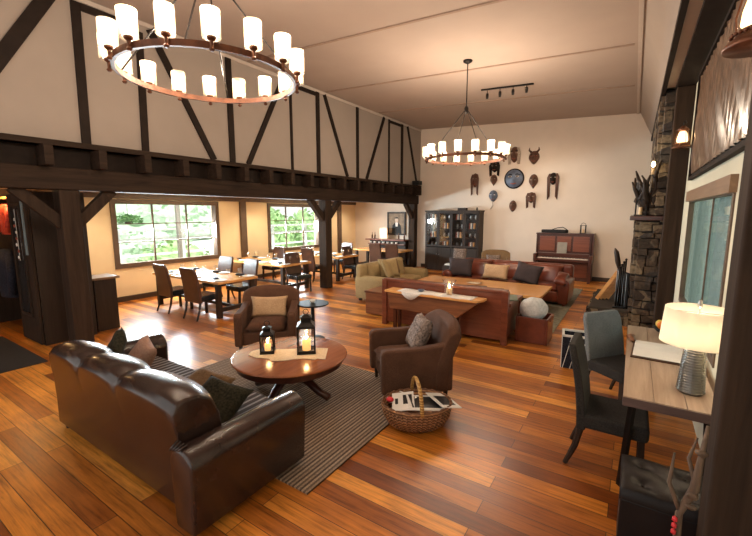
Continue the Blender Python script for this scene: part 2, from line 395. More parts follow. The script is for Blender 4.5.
def dup(root, loc, rz, label=None, group=None, scale=None):
    r = root.copy(); C.objects.link(r); r.location = loc; r.rotation_euler = (root.rotation_euler[0], root.rotation_euler[1], rz)
    if label: r['label'] = label
    if group: r['group'] = group
    if scale: r.scale = scale
    for ch in list(root.children):
        c = ch.copy(); C.objects.link(c); c.parent = r
        for g in list(ch.children):
            d = g.copy(); C.objects.link(d); d.parent = c
    return r

# ================================================================== SETTING
XR = 0.65; YF = 13.8; XL = -7.0; XD = -10.1
struct('floor', box(B(), XD-0.2, XR, -2.6, YF, -0.12, 0), M_floor)
def zc(x): return 5.22 - (x+7.0)*(0.32/6.92)
# main ceiling, falling gently to the right
bm = B(); v = [bm.verts.new(p) for p in ((-7.25, -2.6, zc(-7.25)), (-0.08, -2.6, zc(-0.08)), (-0.08, YF, zc(-0.08)), (-7.25, YF, zc(-7.25)),
      (-7.25, -2.6, 5.5), (-0.08, -2.6, 5.5), (-0.08, YF, 5.5), (-7.25, YF, 5.5))]
for f in ((0,1,2,3), (4,5,6,7), (0,1,5,4), (1,2,6,5), (2,3,7,6), (3,0,4,7)): bm.faces.new([v[i] for i in f])
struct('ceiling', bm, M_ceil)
for k, y in enumerate((5.78, 8.25, 10.8, 2.6)):
    bm = B(); bar(bm, (-6.95, y, zc(-6.95)-0.006), (-0.22, y, zc(-0.22)-0.006), 0.05, 0.02); struct('trim_%d' % (k+1), bm, M_joint)
bm = B(); bar(bm, (-0.14, -2.6, zc(-0.14)-0.01), (-0.14, YF, zc(-0.14)-0.01), 0.06, 0.02); struct('trim_5', bm, M_trimw)
bm = B(); box(bm, XL, XL+0.02, -2.6, YF, 5.14, 5.20); struct('trim_6', bm, M_trimw)
# sloped bulkhead on the right
bm = B(); prism(bm, [(-0.08, 4.9), (-0.08, 5.5), (1.0, 5.5), (1.0, 4.27), (0.25, 4.2)], -YF, 2.6, T(rot=(R(90), 0, 0)))
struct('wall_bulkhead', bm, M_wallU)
struct('trim_7', box(B(), 0.22, 0.28, -2.6, YF, 4.10, 4.2), M_stud)
# far wall
struct('wall_far', box(B(), XD-0.2, 1.0, YF, YF+0.2, 0, 5.5), M_wall)
# upper left wall above the beam
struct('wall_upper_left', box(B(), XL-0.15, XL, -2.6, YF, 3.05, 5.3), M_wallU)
# dining wall with two windows
Z0, Z1 = 0.88, 2.33
wins = [(4.36, 7.0), (9.0, 11.4)]
bm = B()
box(bm, XD-0.2, XD, 2.9, YF, 0, Z0); box(bm, XD-0.2, XD, 2.9, YF, Z1, 2.62)
box(bm, XD-0.2, XD, 2.9, wins[0][0], Z0, Z1); box(bm, XD-0.2, XD, wins[0][1], wins[1][0], Z0, Z1); box(bm, XD-0.2, XD, wins[1][1], YF, Z0, Z1)
struct('wall_dining', bm, M_wallL)
struct('ceiling_dining', box(B(), XD-0.2, XL-0.35, -2.6, YF, 2.56, 2.66), M_wallL)
struct('trim_8', box(B(), XD, XD+0.05, 2.9, YF, 2.44, 2.56), M_winf)
struct('baseboard_dining', box(B(), XD, XD+0.03, 2.9, YF, 0, 0.12), M_base)
struct('baseboard_far', box(B(), -6.9, 0.0, YF-0.03, YF, 0, 0.13), M_base)
struct('wall_hall', box(B(), XD, -8.56, 2.92, 3.05, 0, 2.56), M_dark)
struct('wall_hall_end', box(B(), XD-0.2, XD, -2.6, 2.92, 0, 2.56), M_dark)
# right wall with a window (y 4.3..7.25)
WY0, WY1, WZ0, WZ1 = 4.2, 7.2, 0.87, 2.27
bm = B()
box(bm, XR, XR+0.05, -2.6, YF, 0, WZ0); box(bm, XR, XR+0.05, -2.6, YF, WZ1, 4.4); box(bm, XR, XR+0.05, -2.6, WY0, WZ0, WZ1); box(bm, XR, XR+0.05, WY1, YF, WZ0, WZ1)
struct('wall_right', bm, M_wallR)

def window(idx, x, y0, y1, z0, z1, side, cols, rows, fm, fw=0.09, D=0.15, gl=None):
    """side=+1: room is at +x of the plane x"""
    t = bpy.data.objects.new('window_%d' % idx, None); C.objects.link(t); t['kind'] = 'structure'; t.location = (x, (y0+y1)/2, z0)
    W = (y1-y0)/2; Hh = z1-z0; s = side
    def bx(bm, ya, yb, za, zb, xa, xb): return box(bm, min(xa*s, xb*s), max(xa*s, xb*s), ya, yb, za, zb)
    bm = B(); bx(bm, -W-fw, -W+0.02, -fw, Hh+fw, -D, 0.03 if D > 0.1 else 0.012); bx(bm, W-0.02, W+fw, -fw, Hh+fw, -D, 0.03 if D > 0.1 else 0.012)
    bx(bm, -W+0.02, W-0.02, Hh-0.02, Hh+fw, -D, 0.03 if D > 0.1 else 0.012); bx(bm, -W+0.02, W-0.02, -fw, 0.02, -D, 0.03 if D > 0.1 else 0.012)
    obj('window_frame', bm, fm, t)
    bm = B()
    for c in cols: bx(bm, c-0.018, c+0.018, 0.02, Hh-0.02, -D*0.6, -D*0.33)
    for r in rows: bx(bm, -W+0.02, W-0.02, r-0.012, r+0.012, -D*0.58, -D*0.35)
    obj('glazing_bars', bm, fm, t)
    bm = B(); bx(bm, -W+0.02, W-0.02, 0.02, Hh-0.02, -D*0.48, -D*0.45); obj('glass', bm, gl or M_wglass, t)
    return t
window(1, XD, wins[0][0], wins[0][1], Z0, Z1, 1, (-0.43, 0.47), (0.52, 0.96), M_winf)
window(2, XD, wins[1][0], wins[1][1], Z0, Z1, 1, (-0.4, 0.45), (0.52, 0.96), M_winf)
t = window(3, XR, WY0, WY1, WZ0, WZ1, -1, (-0.35,), (), M_winf, 0.05, D=0.045, gl=M_wglass2)
bm = B(); box(bm, -0.05, 0.0, -1.58, 1.58, 1.39, 1.53); obj('header', bm, M_winr, t)
# white vertical blinds folded behind the right window's near half
bm = B()
for k in range(14): box(bm, 0.062, 0.066, -1.42+k*0.075, -1.375+k*0.075, -0.02, 1.42)
obj('blind_slats', bm, plain('pale_blind', (0.45, 0.52, 0.53), 0.6), t)

# ------------------------------------------------------------------ timber frame on the left
struct('trim_9', box(B(), -7.36, -7.05, -2.6, YF, 2.44, 2.76), M_beam, bevel=0.012)       # carrying beam
struct('trim_10', box(B(), -7.30, -6.94, -2.6, YF, 3.05, 3.13), M_beam, bevel=0.008)      # sill of upper frame
struct('trim_11', box(B(), -7.34, -7.16, -2.6, YF, 2.76, 3.05), M_stud)      # recessed board between the joists
y = -1.14; k = 0
while y < YF-0.1:
    struct('trim_%d' % (40+k), box(B(), -7.16, -6.84, y-0.055, y+0.055, 2.765, 3.045), M_beam, bevel=0.008)
    y += 0.668; k += 1
X0 = XL
def board(i, a, b_, wd, th=0.035):
    bm = B(); bar(bm, (X0+th/2, a[0], a[1]), (X0+th/2, b_[0], b_[1]), wd, th, ax=(1,0,0)); struct('trim_%d' % i, bm, M_stud)
bs = [((2.72, 3.13), (2.75, 5.12), .12), ((2.8, 5.07), (3.55, 5.07), .10), ((3.58, 3.13), (3.62, 5.02), .11),
      ((1.35, 3.25), (2.5, 5.18), .17), ((4.88, 3.13), (3.8, 5.12), .12), ((5.31, 3.13), (5.31, 5.14), .12), ((5.70, 3.13), (6.78, 5.14), .11),
      ((7.0, 3.13), (7.0, 5.14), .06), ((7.05, 5.08), (7.9, 5.08), .09), ((7.95, 3.13), (7.95, 5.14), .12), ((9.18, 3.13), (8.22, 5.14), .10),
      ((9.68, 3.13), (9.68, 5.14), .10), ((10.14, 3.13), (11.15, 5.14), .10), ((11.46, 3.13), (11.46, 5.14), .06), ((11.5, 5.08), (12.3, 5.08), .08),
      ((12.33, 3.13), (12.33, 5.14), .12), ((13.5, 3.13), (12.72, 5.14), .09), ((0.6, 3.13), (0.6, 5.12), .12)]
for i, (a, b_, wd) in enumerate(bs): board(12+i, a, b_, wd)
# posts with knee braces (three)
def post(y, zb, label, la=True, ra=True, w=0.13):
    t = thing('timber_post', label, 'post', (-7.2, y, 0))
    obj('post', box(B(), -w, w, -w, w, 0, 2.44), M_beamv, t, bevel=0.012)
    for s, on in ((-1, la), (1, ra)):
        if on:
            bm = B(); bar(bm, (0, s*0.06, 1.90), (0, s*0.62, 2.46), 0.15, 0.13, ax=(1,0,0)); obj('knee_brace', bm, M_beamv, t)
    return t
post(2.47, 0, 'dark timber post with two knee braces at the left, beside the entry closet')
post(8.42, 0, 'dark timber post with two knee braces standing among the dining tables')
post(13.62, 0, 'dark timber post at the far wall beside the bookcase', True, False)
# thin wall posts on the dining wall
for i, (ya, yb) in enumerate(((7.82, 8.02), (12.55, 12.75))):
    struct('trim_%d' % (90+i), box(B(), XD, XD+0.08, ya, yb, 0, 2.44), M_winf)
# right side timbers
t = thing('timber_post', 'tall dark brown post beside the stone chimney with a glowing lantern on it', 'post', (0.53, 8.2, 0))
obj('post', box(B(), -0.12, 0.118, -0.12, 0.12, 0, 4.075), M_beamv, t, bevel=0.012)
t = thing('timber_post', 'near dark post filling the right edge of the picture', 'post', (0.54, 2.47, 0))
obj('post', box(B(), -0.13, 0.108, -0.1, 0.1, 0, 4.075), M_beamv, t, bevel=0.02)
struct('trim_95', box(B(), 0.40, 0.65, -2.6, 8.3, 4.08, 4.2), M_stud)
struct('trim_96', box(B(), 0.28, 0.40, -2.6, 8.3, 4.13, 4.17), M_trimw)

# ------------------------------------------------------------------ stone fireplace
t = thing('fireplace', 'fieldstone fireplace chimney with red timber mantel on the right wall', 'fireplace', (0.35, 9.5, 0))
def stonework(bm, x0, x1, y0, y1, z0, z1):
    """courses of rounded stones on the three room faces (world offset inside the thing)"""
    z = z0
    while z < z1-0.03:
        h = random.uniform(0.09, 0.2); h = min(h, z1-z)
        for face in ('near', 'left'):
            a, c = (x0, x1) if face == 'near' else (y0, y1)
            p = a
            while p < c-0.02:
                wd = min(random.uniform(0.12, 0.32), c-p); o_ = random.uniform(0.0, 0.04); g = 0.008
                tilt = random.uniform(-0.12, 0.12); hh = h*random.uniform(0.42, 0.56); cz = z+h/2+random.uniform(-0.015, 0.015)
                if face == 'near': box(bm, -wd/2+g, wd/2-g, -0.04-o_, 0.05, -hh+g, hh-g, T((p+wd/2, y0, cz), (0, tilt, random.uniform(-.06, .06))))
                else: box(bm, -0.04-o_, 0.05, -wd/2+g, wd/2-g, -hh+g, hh-g, T((x0, p+wd/2, cz), (tilt, 0, random.uniform(-.06, .06))))
                p += wd
        z += h
bm = B(); stonework(bm, -0.27, 0.29, -1.0, 1.1, 0, 1.96); stonework(bm, -0.07, 0.29, -0.95, 1.1, 2.06, 4.1)
obj('stones', bm, M_stone, t, bevel=0.035, seg=3)
bm = B(); box(bm, -0.26, 0.29, -0.97, 1.1, 0, 1.96); box(bm, -0.06, 0.29, -0.93, 1.1, 1.96, 4.15); obj('core', bm, M_mortar, t)
obj('mantel', box(B(), -0.42, 0.29, -1.12, 1.2, 1.97, 2.05), M_mahog, t, bevel=0.01)
bm = B(); stonework(bm, -0.95, -0.30, -0.95, 1.15, 0, 0.26); obj('hearth_stones', bm, M_stone, t, bevel=0.02, seg=2)
obj('hearth_slab', box(B(), -0.97, -0.29, -0.98, 1.15, 0.0, 0.3), M_mortar, t, bevel=0.02)

# ------------------------------------------------------------------ entry closet (left)
t = thing('entry_closet', 'dark brown built-in closet with a glazed door left of the timber post', 'closet', (-8.35, 2.5, 0))
obj('body', box(B(), -0.22, 0.65, -0.34, 0.38, 0, 2.43), M_dark, t)
d = obj('door', box(B(), -0.20, 0.62, -0.385, -0.343, 0.02, 2.4), M_beamv, t, bevel=0.006)
obj('glass_pane', box(B(), 0.0, 0.38, -0.395, -0.386, 0.5, 2.2), plain('dark_glass', (0.02, 0.02, 0.022), 0.08), d)
bm = B(); box(bm, -0.05, 0.0, -0.41, -0.386, 0.45, 2.25); box(bm, 0.38, 0.43, -0.41, -0.386, 0.45, 2.25); box(bm, 0.0, 0.38, -0.41, -0.386, 2.2, 2.25); box(bm, 0.0, 0.38, -0.41, -0.386, 0.45, 0.5)
obj('pane_frame', bm, M_dark, d)
obj('edge_strip', box(B(), 0.45, 0.52, -0.40, -0.386, 1.45, 2.3), plain('blue_grey_strip', (0.20, 0.26, 0.28), 0.5), d)
g = thing('hanging_garland', 'string of small red and white hearts hanging on the closet door glass', 'decoration', (-8.14, 2.075, 1.3))
for k in range(7):
    bm = B(); ball(bm, (0.03*math.sin(k*2.1), 0, 0.1+k*0.1), 0.026, 2, (1, 0.4, 1)); obj('heart', bm, M_maskred if k % 2 else M_paper, g, smooth=True)
obj('cord', tube(B(), [(0, 0.012, 0.05), (0, 0.012, 0.86)], 0.004), M_paper, g)
# coats
def coat(x, y, label, mt, s=1.0, z=1.35):
    t = thing('jacket', label, 'jacket', (x, y, z))
    bm = B()
    prof = [(0.12, 0.95), (0.22, 0.9), (0.27, 0.7), (0.25, 0.4), (0.27, 0.12), (0.26, 0)]
    lathe(bm, [(r*s, zz*s*0.75) for r, zz in prof[::-1]], 20, T(sc=(1, 0.4, 1))); obj('body', bm, mt, t, smooth=True)
    for sx in (-1, 1):
        bm = B(); tube(bm, [(sx*0.2*s, 0, 0.62*s), (sx*0.27*s, -0.03, 0.35*s), (sx*0.25*s, -0.06, 0.05*s)], [0.07*s, 0.06*s, 0.05*s], 10); obj('sleeve', bm, mt, t, smooth=True)
    return t
coat(-9.42, 2.30, 'red jacket hanging in the entry hall at the left edge', M_coatred, 0.75, 1.72)
coat(-9.45, 2.24, 'long black coat hanging beneath the red jacket', M_coatdark, 1.2, 0.6)
t = thing('coat_shelf', 'wooden coat shelf high in the entry hall above the red jacket', 'shelf', (-9.6, 2.6, 2.35))
obj('board', box(B(), -0.6, 0.55, -0.3, 0.3, 0, 0.04), M_orange, t); obj('rail', tube(B(), [(-0.6, 0, -0.08), (0.55, 0, -0.08)], 0.015), M_iron, t)
lamp('hall_lamp', (-9.4, 2.2, 2.5), 16, (1.0, 0.6, 0.25), 0.05)
tag(obj('doormat', box(B(), -8.9, -6.85, 1.38, 1.92, 0.001, 0.012), M_mat), 'dark doormat on the boards by the entry closet', 'doormat')
t = thing('side_counter', 'narrow dark counter with wooden top behind the left timber post', 'counter', (-7.98, 3.05, 0))
obj('cabinet', box(B(), -0.25, 0.15, -0.1, 0.25, 0, 0.93), M_dark, t); obj('top', box(B(), -0.3, 0.2, -0.14, 0.3, 0.93, 0.97), M_winr, t, bevel=0.005)

# ------------------------------------------------------------------ outside
o = obj('lawn', box(B(), -60, -10.4, -10, 40, -0.5, -0.4), M_deckw); o['kind'] = 'structure'; o.name = 'ground_outside'
t = thing('deck_railing', 'pale deck railing outside the dining windows', 'railing', (-12.2, 8, -0.4))
bm = B()
for z in (1.25, 1.72, 2.0): box(bm, -0.03, 0.03, -7, 7, z-0.035, z+0.035)
obj('rails', bm, M_deckw, t)
for k in range(8): obj('baluster_post', box(B(), -0.05, 0.05, -6.5+k*1.9-0.05, -6.5+k*1.9+0.05, 0, 2.02), M_deckw, t)
tag(obj('porch_beam', box(B(), -11.1, -10.9, 3, 14, 3.15, 3.3), M_steelw), 'weathered porch beam above the deck outside', 'beam')
tag(obj('porch_post', box(B(), -11.06, -10.96, 6.35, 6.45, -0.4, 3.15), M_steelw), 'timber porch post outside the left dining window', 'post')
def bush(x, y, z, r, mt, label, seed, sc=(1,1,0.9)):
    bm = B(); rnd = random.Random(seed)
    bmesh.ops.create_icosphere(bm, subdivisions=4, radius=r)
    for v in bm.verts:
        n_ = noise.noise(v.co*2.3/r + Vector((seed, 0, 0))) + 0.6*noise.noise(v.co*7/r + Vector((seed, 3, 0)))
        v.co *= 1+0.35*n_
        v.co = Vector((v.co.x*sc[0], v.co.y*sc[1], v.co.z*sc[2]))
    for _ in range(500):
        v = rnd.choice(bm.verts) if 0 else None
        th = rnd.uniform(0, 2*PI); ph = math.acos(rnd.uniform(-1, 1)); d = Vector((math.sin(ph)*math.cos(th)*sc[0], math.sin(ph)*math.sin(th)*sc[1], math.cos(ph)*sc[2]))*r*rnd.uniform(0.9, 1.25)
        a = Vector((rnd.uniform(-1,1), rnd.uniform(-1,1), rnd.uniform(-1,1))).normalized()*r*0.1; c = a.orthogonal().normalized()*r*0.05
        bm.faces.new([bm.verts.new(d-a), bm.verts.new(d+c), bm.verts.new(d+a), bm.verts.new(d-c)])
    return tag(obj('shrub', bm, mt), label, 'shrub', loc=(x, y, z))
bush(-14.0, 7.9, -0.1, 1.15, M_leaf2, 'bright green shrub low at the right of the left dining window', 3)
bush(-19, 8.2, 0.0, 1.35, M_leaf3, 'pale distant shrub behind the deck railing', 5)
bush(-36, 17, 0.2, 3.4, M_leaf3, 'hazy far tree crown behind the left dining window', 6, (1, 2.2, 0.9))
bush(-15.0, 12.6, 0.9, 1.5, M_leaf2, 'tall leafy shrub at the left of the second dining window', 8)
bush(-15.5, 16.4, 0.4, 1.7, M_leaf2, 'leafy shrub at the right of the second dining window', 9)
t = thing('hanging_plant', 'leafy hanging basket outside the left dining window', 'plant', (-11.0, 5.05, 1.95))
bm = B(); rnd = random.Random(4)
for _ in range(420):
    th = rnd.uniform(0, 2*PI); rr = rnd.uniform(0, 0.36); p = Vector((rr*math.cos(th), rr*math.sin(th), rnd.uniform(-0.06, 0.12)-rr*0.15))
    a = Vector((rnd.uniform(-1,1), rnd.uniform(-1,1), rnd.uniform(-.6,.6))).normalized()*0.05; c = a.orthogonal().normalized()*0.02
    bm.faces.new([bm.verts.new(p-a), bm.verts.new(p+c), bm.verts.new(p+a), bm.verts.new(p-c)])
obj('leaves', bm, M_leaf, t); obj('pot', lathe(B(), [(0.06, -0.14), (0.13, 0.0)], 16), M_dark, t)
obj('hanger', tube(B(), [(0, 0, 0), (0, 0, 1.205)], 0.006), M_iron, t)
tag(obj('added_sun_blocker', box(B(), 0.72, 2.6, 1, 8.4, 2.9, 3.0), M_deckw), 'pale added slab blocking the sun above the right window', 'roof')  # unseen slab, added to keep direct sun from entering the right window
o = obj('neighbour_siding', box(B(), 0.75, 6, 9.6, 9.8, -0.5, 3.4), M_siding)
tag(o, 'blue grey clad building wall outside the right window', 'building')
o = obj('ground_outside', box(B(), 0.75, 20, -5, 25, -0.5, -0.4), M_grass); o['kind'] = 'structure'

# ================================================================== CHANDELIERS
def chandelier(x, y, z, label, zstem):
    t = thing('chandelier', label, 'chandelier', (x, y, z), group='ring chandeliers')
    Rr = 0.75
    bm = B(); n = 64
    for (ra, za, rb, zb) in ((Rr-0.012, -0.02, Rr+0.012, 0.02),):
        rings = []
        for r_, z_ in ((Rr-0.014, -0.024), (Rr+0.014, -0.024), (Rr+0.014, 0.024), (Rr-0.014, 0.024)):
            rings.append([bm.verts.new((r_*math.cos(2*PI*k/n), r_*math.sin(2*PI*k/n), z_)) for k in range(n)])
        for q in range(4):
            a, c = rings[q], rings[(q+1)%4]
            for k in range(n): bm.faces.new([a[k], a[(k+1)%n], c[(k+1)%n], c[k]])
    obj('ring', bm, M_bronze, t, smooth=False)
    top = zstem - z
    for k in range(4):
        a = PI/8 + k*PI/2 + 0.35
        obj('cable', tube(B(), [(Rr*math.cos(a), Rr*math.sin(a), 0.02), (0.02*math.cos(a), 0.02*math.sin(a), top)], 0.008, 6), M_iron, t)
    zt = zc(x) - z
    obj('stem', tube(B(), [(0, 0, top-0.04), (0, 0, zt-0.02)], 0.011, 8), M_iron, t)
    obj('hub', lathe(B(), [(0.02, top-0.08), (0.04, top-0.04), (0.04, top+0.03), (0.015, top+0.07)], 16), M_iron, t, smooth=True)
    obj('canopy', lathe(B(), [(0.03, zt-0.06), (0.085, zt-0.03), (0.09, zt-0.002)], 20), M_iron, t, smooth=True)
    m1 = None
    for k in range(16):
        a = 2*PI*(k+0.5)/16; px, py = (Rr+0.035)*math.cos(a), (Rr+0.035)*math.sin(a)
        if m1 is None:
            bm = B(); lathe(bm, [(0.012, -0.05), (0.022, -0.035), (0.012, -0.02), (0.014, 0.02), (0.032, 0.035), (0.034, 0.05)], 12); box(bm, -0.05, 0.0, -0.01, 0.01, -0.012, 0.012)
            arm = obj('lamp_arm', bm, M_bronze, t)
            bm = B(); lathe(bm, [(0.043, 0.052), (0.045, 0.20)], 18); tubeo = obj('frosted_tube', bm, M_bulb, arm, smooth=True)
            bm = B(); lathe(bm, [(0.067, 0.04), (0.067, 0.235), (0.063, 0.235), (0.063, 0.04)], 20, closed=False); gl = obj('glass_shade', bm, M_seeded, arm, smooth=True)
            m1 = arm
        else:
            arm = m1.copy(); C.objects.link(arm); arm.parent = t
            for ch in list(m1.children):
                c = ch.copy(); C.objects.link(c); c.parent = arm
        arm.location = (px, py, 0); arm.rotation_euler = (0, 0, a)
        if k % 2 == 0:
            lamp('chandelier_bulb', (x+px*1.02, y+py*1.02, z+0.30), 24, (1.0, 0.81, 0.62), 0.05)
    return t
chandelier(-3.33, 2.34, 3.32, 'large bronze ring chandelier with sixteen lit glasses hanging at upper left', 4.25)
chandelier(-2.94, 7.75, 3.17, 'far ring chandelier hanging in the middle before the wall of masks', 4.12)
# track light
t = thing('track_light', 'black ceiling track with four small spotlights above the masks', 'ceiling light', (-2.72, 9.7, zc(-2.72)-0.04))
bm = B(); box(bm, -0.6, 0.6, -0.02, 0.02, 0.0, 0.03, T(rot=(0, 0.046, 0))); obj('track', bm, M_iron, t)
for k in range(4):
    x_ = -0.45+k*0.3
    s_ = obj('spotlight', lathe(B(), [(0.028, -0.17), (0.035, -0.1), (0.03, -0.05)], 12), M_iron, t, smooth=True); s_.location = (x_, 0, -0.01)
    obj('stalk', tube(B(), [(0, 0, -0.06), (0, 0, 0.02)], 0.008), M_iron, s_)
    lamp('track_spot', (-2.72+x_, 9.77, zc(-2.72)-0.2), 70, (1.0, 0.8, 0.6), 0.03, 'SPOT', rot=(R(50), 0, 0), spot_size=R(75), spot_blend=0.9)

# wall lanterns on the right
def oil_lantern(x, y, z, s, label, pw, dx):
    t = thing('wall_lantern', label, 'lantern', (x, y, z)); t.scale = (s, s, s)
    obj('base', lathe(B(), [(0.17, -0.02), (0.175, 0.0), (0.15, 0.03), (0.12, 0.05), (0.11, 0.09)], 28), M_bronze, t, smooth=True)
    obj('chimney', lathe(B(), [(0.075, 0.09), (0.10, 0.13), (0.095, 0.2), (0.07, 0.3), (0.055, 0.33)], 24), emit('lantern_glow', (1.0, 0.66, 0.32), 2.2), t, smooth=True)
    obj('globe', lathe(B(), [(0.10, 0.09), (0.125, 0.13), (0.12, 0.2), (0.09, 0.3), (0.075, 0.34)], 24, closed=False), M_glass, t, smooth=True)
    obj('cap', lathe(B(), [(0.08, 0.34), (0.12, 0.36), (0.06, 0.42), (0.03, 0.45)], 24), M_bronze, t, smooth=True)
    bm = B()
    for k in range(4):
        a = k*PI/2+0.4; tube(bm, [(0.13*math.cos(a), 0.13*math.sin(a), 0.06), (0.14*math.cos(a), 0.14*math.sin(a), 0.15), (0.10*math.cos(a), 0.10*math.sin(a), 0.35)], 0.006, 6)
    obj('cage', bm, M_bronze, t)
    bm = B()
    for k in range(28):
        a = 2*PI*k/28; ball(bm, (0.135*math.cos(a), 0.135*math.sin(a), 0.065), 0.014, 1)
    obj('beaded_rim', bm, M_bronze, t, smooth=True)
    obj('bracket', tube(B(), [(0, 0, 0.44), (0, 0, 0.52), (dx*0.5, 0.0, 0.56), (dx, 0.0, 0.5)], 0.012, 8), M_iron, t)
    lamp('lantern_bulb', (x-0.02, y-0.02, z+0.2*s), pw, (1.0, 0.62, 0.28), 0.06)
    return t
oil_lantern(0.465, 2.85, 2.95, 0.85, 'glowing bronze oil lantern at the top right corner', 7, 0.1)
oil_lantern(0.53, 7.93, 3.12, 0.72, 'glowing bronze lantern mounted on the tall post by the chimney', 9, 0.05)
# picture on right wall
t = thing('framed_hide', 'large framed crinkled tan hide hanging above the right window', 'picture', (XR-0.005, 5.0, 2.60))
obj('backing', box(B(), -0.012, 0.0, -2.1, 2.2, 0, 1.35), M_black, t)
bm = B(); n = 120; m_ = 10; gr = []
for i in range(n+1):
    row = []
    for j in range(m_+1):
        yy = -2.06+4.2*i/n; zz = 0.04+1.27*j/m_; row.append(bm.verts.new((-0.03-0.012*math.sin(i*1.1+0.6*j)-0.008*math.sin(i*2.7-j), yy, zz)))
    gr.append(row)
for i in range(n):
    for j in range(m_): bm.faces.new([gr[i][j], gr[i+1][j], gr[i+1][j+1], gr[i][j+1]])
obj('hide', bm, M_hide, t, smooth=True)
bm = B(); box(bm, -0.05, 0.0, -2.15, 2.25, -0.04, 0.0); box(bm, -0.05, 0.0, -2.15, -2.1, 0, 1.35); box(bm, -0.05, 0.0, 2.2, 2.25, 0, 1.35); box(bm, -0.05, 0, -2.15, 2.25, 1.35, 1.40)
obj('frame', bm, M_stud, t)

# ================================================================== SOFAS / ARMCHAIRS
def rb(x0, x1, y0, y1, z0, z1, m=None): return box(B(), x0, x1, y0, y1, z0, z1, m)
# brown leather sofa (back to the camera). local x along, y forward
t = thing('sofa', 'espresso brown leather three-seat sofa with its back to the camera, lower left', 'sofa', (-3.41, 1.28, 0))
L = 1.24
obj('base', rb(-L+0.04, L-0.04, 0.06, 0.90, 0.05, 0.33), M_leather, t, bevel=0.03)
bm = B(); nx = 90; rows = []
XA, XB = -L, L-0.21
lobes = [XA, -0.50, 0.22, XB]
def lob(x):
    for a_, b_ in zip(lobes, lobes[1:]):
        if x <= b_+1e-6:
            u = (x-a_)/(b_-a_); return 1-abs(2*u-1)**3.2
    return 0
for i in range(nx+1):
    x = XA+(XB-XA)*i/nx; q_ = lob(x); h = 0.885+0.055*q_; p_ = 0.03*q_; row = []
    for yy, zz in ((0.05, 0.04), (0.045, 0.3), (0.02, 0.55), (-0.015-p_*0.5, h-0.16), (-0.02-p_, h-0.08), (0.01-p_*0.5, h-0.02), (0.08, h), (0.17, h-0.01), (0.26+p_, h-0.07), (0.32+p_, h-0.2), (0.33+p_, 0.55), (0.32, 0.42), (0.30, 0.05)):
        row.append(bm.verts.new((x+0.26*(zz/0.93)**2*((XB-x)/(XB-XA))**2, yy, zz)))
    rows.append(row)
for a, c in zip(rows, rows[1:]):
    for q in range(len(a)-1): bm.faces.new([a[q], c[q], c[q+1], a[q+1]])
    bm.faces.new([a[-1], c[-1], c[0], a[0]])
bm.faces.new(rows[0]); bm.faces.new(rows[-1][::-1])
obj('backrest', bm, M_leather, t, smooth=True, bevel=0.02)
for k in range(3):
    cx = (lobes[k]+lobes[k+1])/2 + (0.08 if k == 0 else 0); cw = 0.70
    bm = B(); cushion(bm, cw-0.01, 0.62, 0.17, T((cx, 0.60, 0.40)), 12, 0.02, 0.28, 0.012); obj('seat_cushion', bm, M_leather, t, smooth=True)
for s in (-1, 1):
    bm = B(); prof = []
    xc = s*(L-0.12); up = 0.0 if s > 0 else 0.07
    for i in range(15):
        a = PI*i/14; prof.append((xc+0.13*math.cos(a), 0.50+up+(0.12+up*0.3)*math.sin(a)))
    poly = [(xc+0.105, 0.04)] + prof + [(xc-0.105, 0.04)]
    prism(bm, poly, -0.97 if s > 0 else -1.06, 0.05 if s > 0 else -0.34, T(rot=(R(90), 0, 0)))
    obj('arm', bm, M_leather, t, smooth=True, bevel=0.03)
for s in (1,):
    bm = B()
    for q in range(4): tube(bm, [(L-0.22+q*0.035, -0.055, 0.585+0.012*q), (L-0.21+q*0.035, 0.0, 0.635)], 0.008, 6)
    obj('pleats', bm, M_leather, t, smooth=True)
for sx in (-1, 1):
    for yy in (0.1, 0.86): obj('foot', lathe(B(), [(0.03, 0), (0.035, 0.05)], 12, T((sx*(L-0.12), yy, 0))), M_dark, t)
# seat throw
th = obj('seat_throw', rb(-0.97, 0.97, 0.36, 0.95, 0.488, 0.50), M_throw); 
tag(th, 'striped throw laid over the seat of the brown leather sofa', 'throw blanket', loc=(-3.41, 1.25, 0.0))

def pillow(label, mt, loc, rot, w_=0.5, h_=0.5, th_=0.17, name='throw_pillow'):
    bm = B(); cushion(bm, w_, h_, th_, None, 12, 0.10, 0.42, 0.02); o = obj(name, bm, mt, smooth=True); o.rotation_mode = 'XYZ'
    tag(o, label, 'pillow'); o.location = loc; o.rotation_euler = rot; return o
pillow('dark olive knitted pillow nearest the right arm of the brown leather sofa', M_pilgreen, (-2.74, 1.82, 0.58), (R(30), R(8), R(12)), 0.46, 0.38, 0.13)
pillow('golden brown velvet pillow behind the olive knitted one on the leather sofa', M_pilbrown, (-3.10, 1.92, 0.565), (R(24), 0, R(0)), 0.50, 0.38, 0.13)
pillow('dusty tan pillow leaning at the left end of the brown leather sofa', M_pilpink, (-4.04, 1.84, 0.64), (R(55), R(8), R(-16)), 0.42, 0.44, 0.14)
pillow('dark green pillow behind the dusty tan one on the leather sofa', M_pilgreen, (-4.32, 1.76, 0.70), (R(70), R(35), R(-30)), 0.36, 0.36, 0.13)

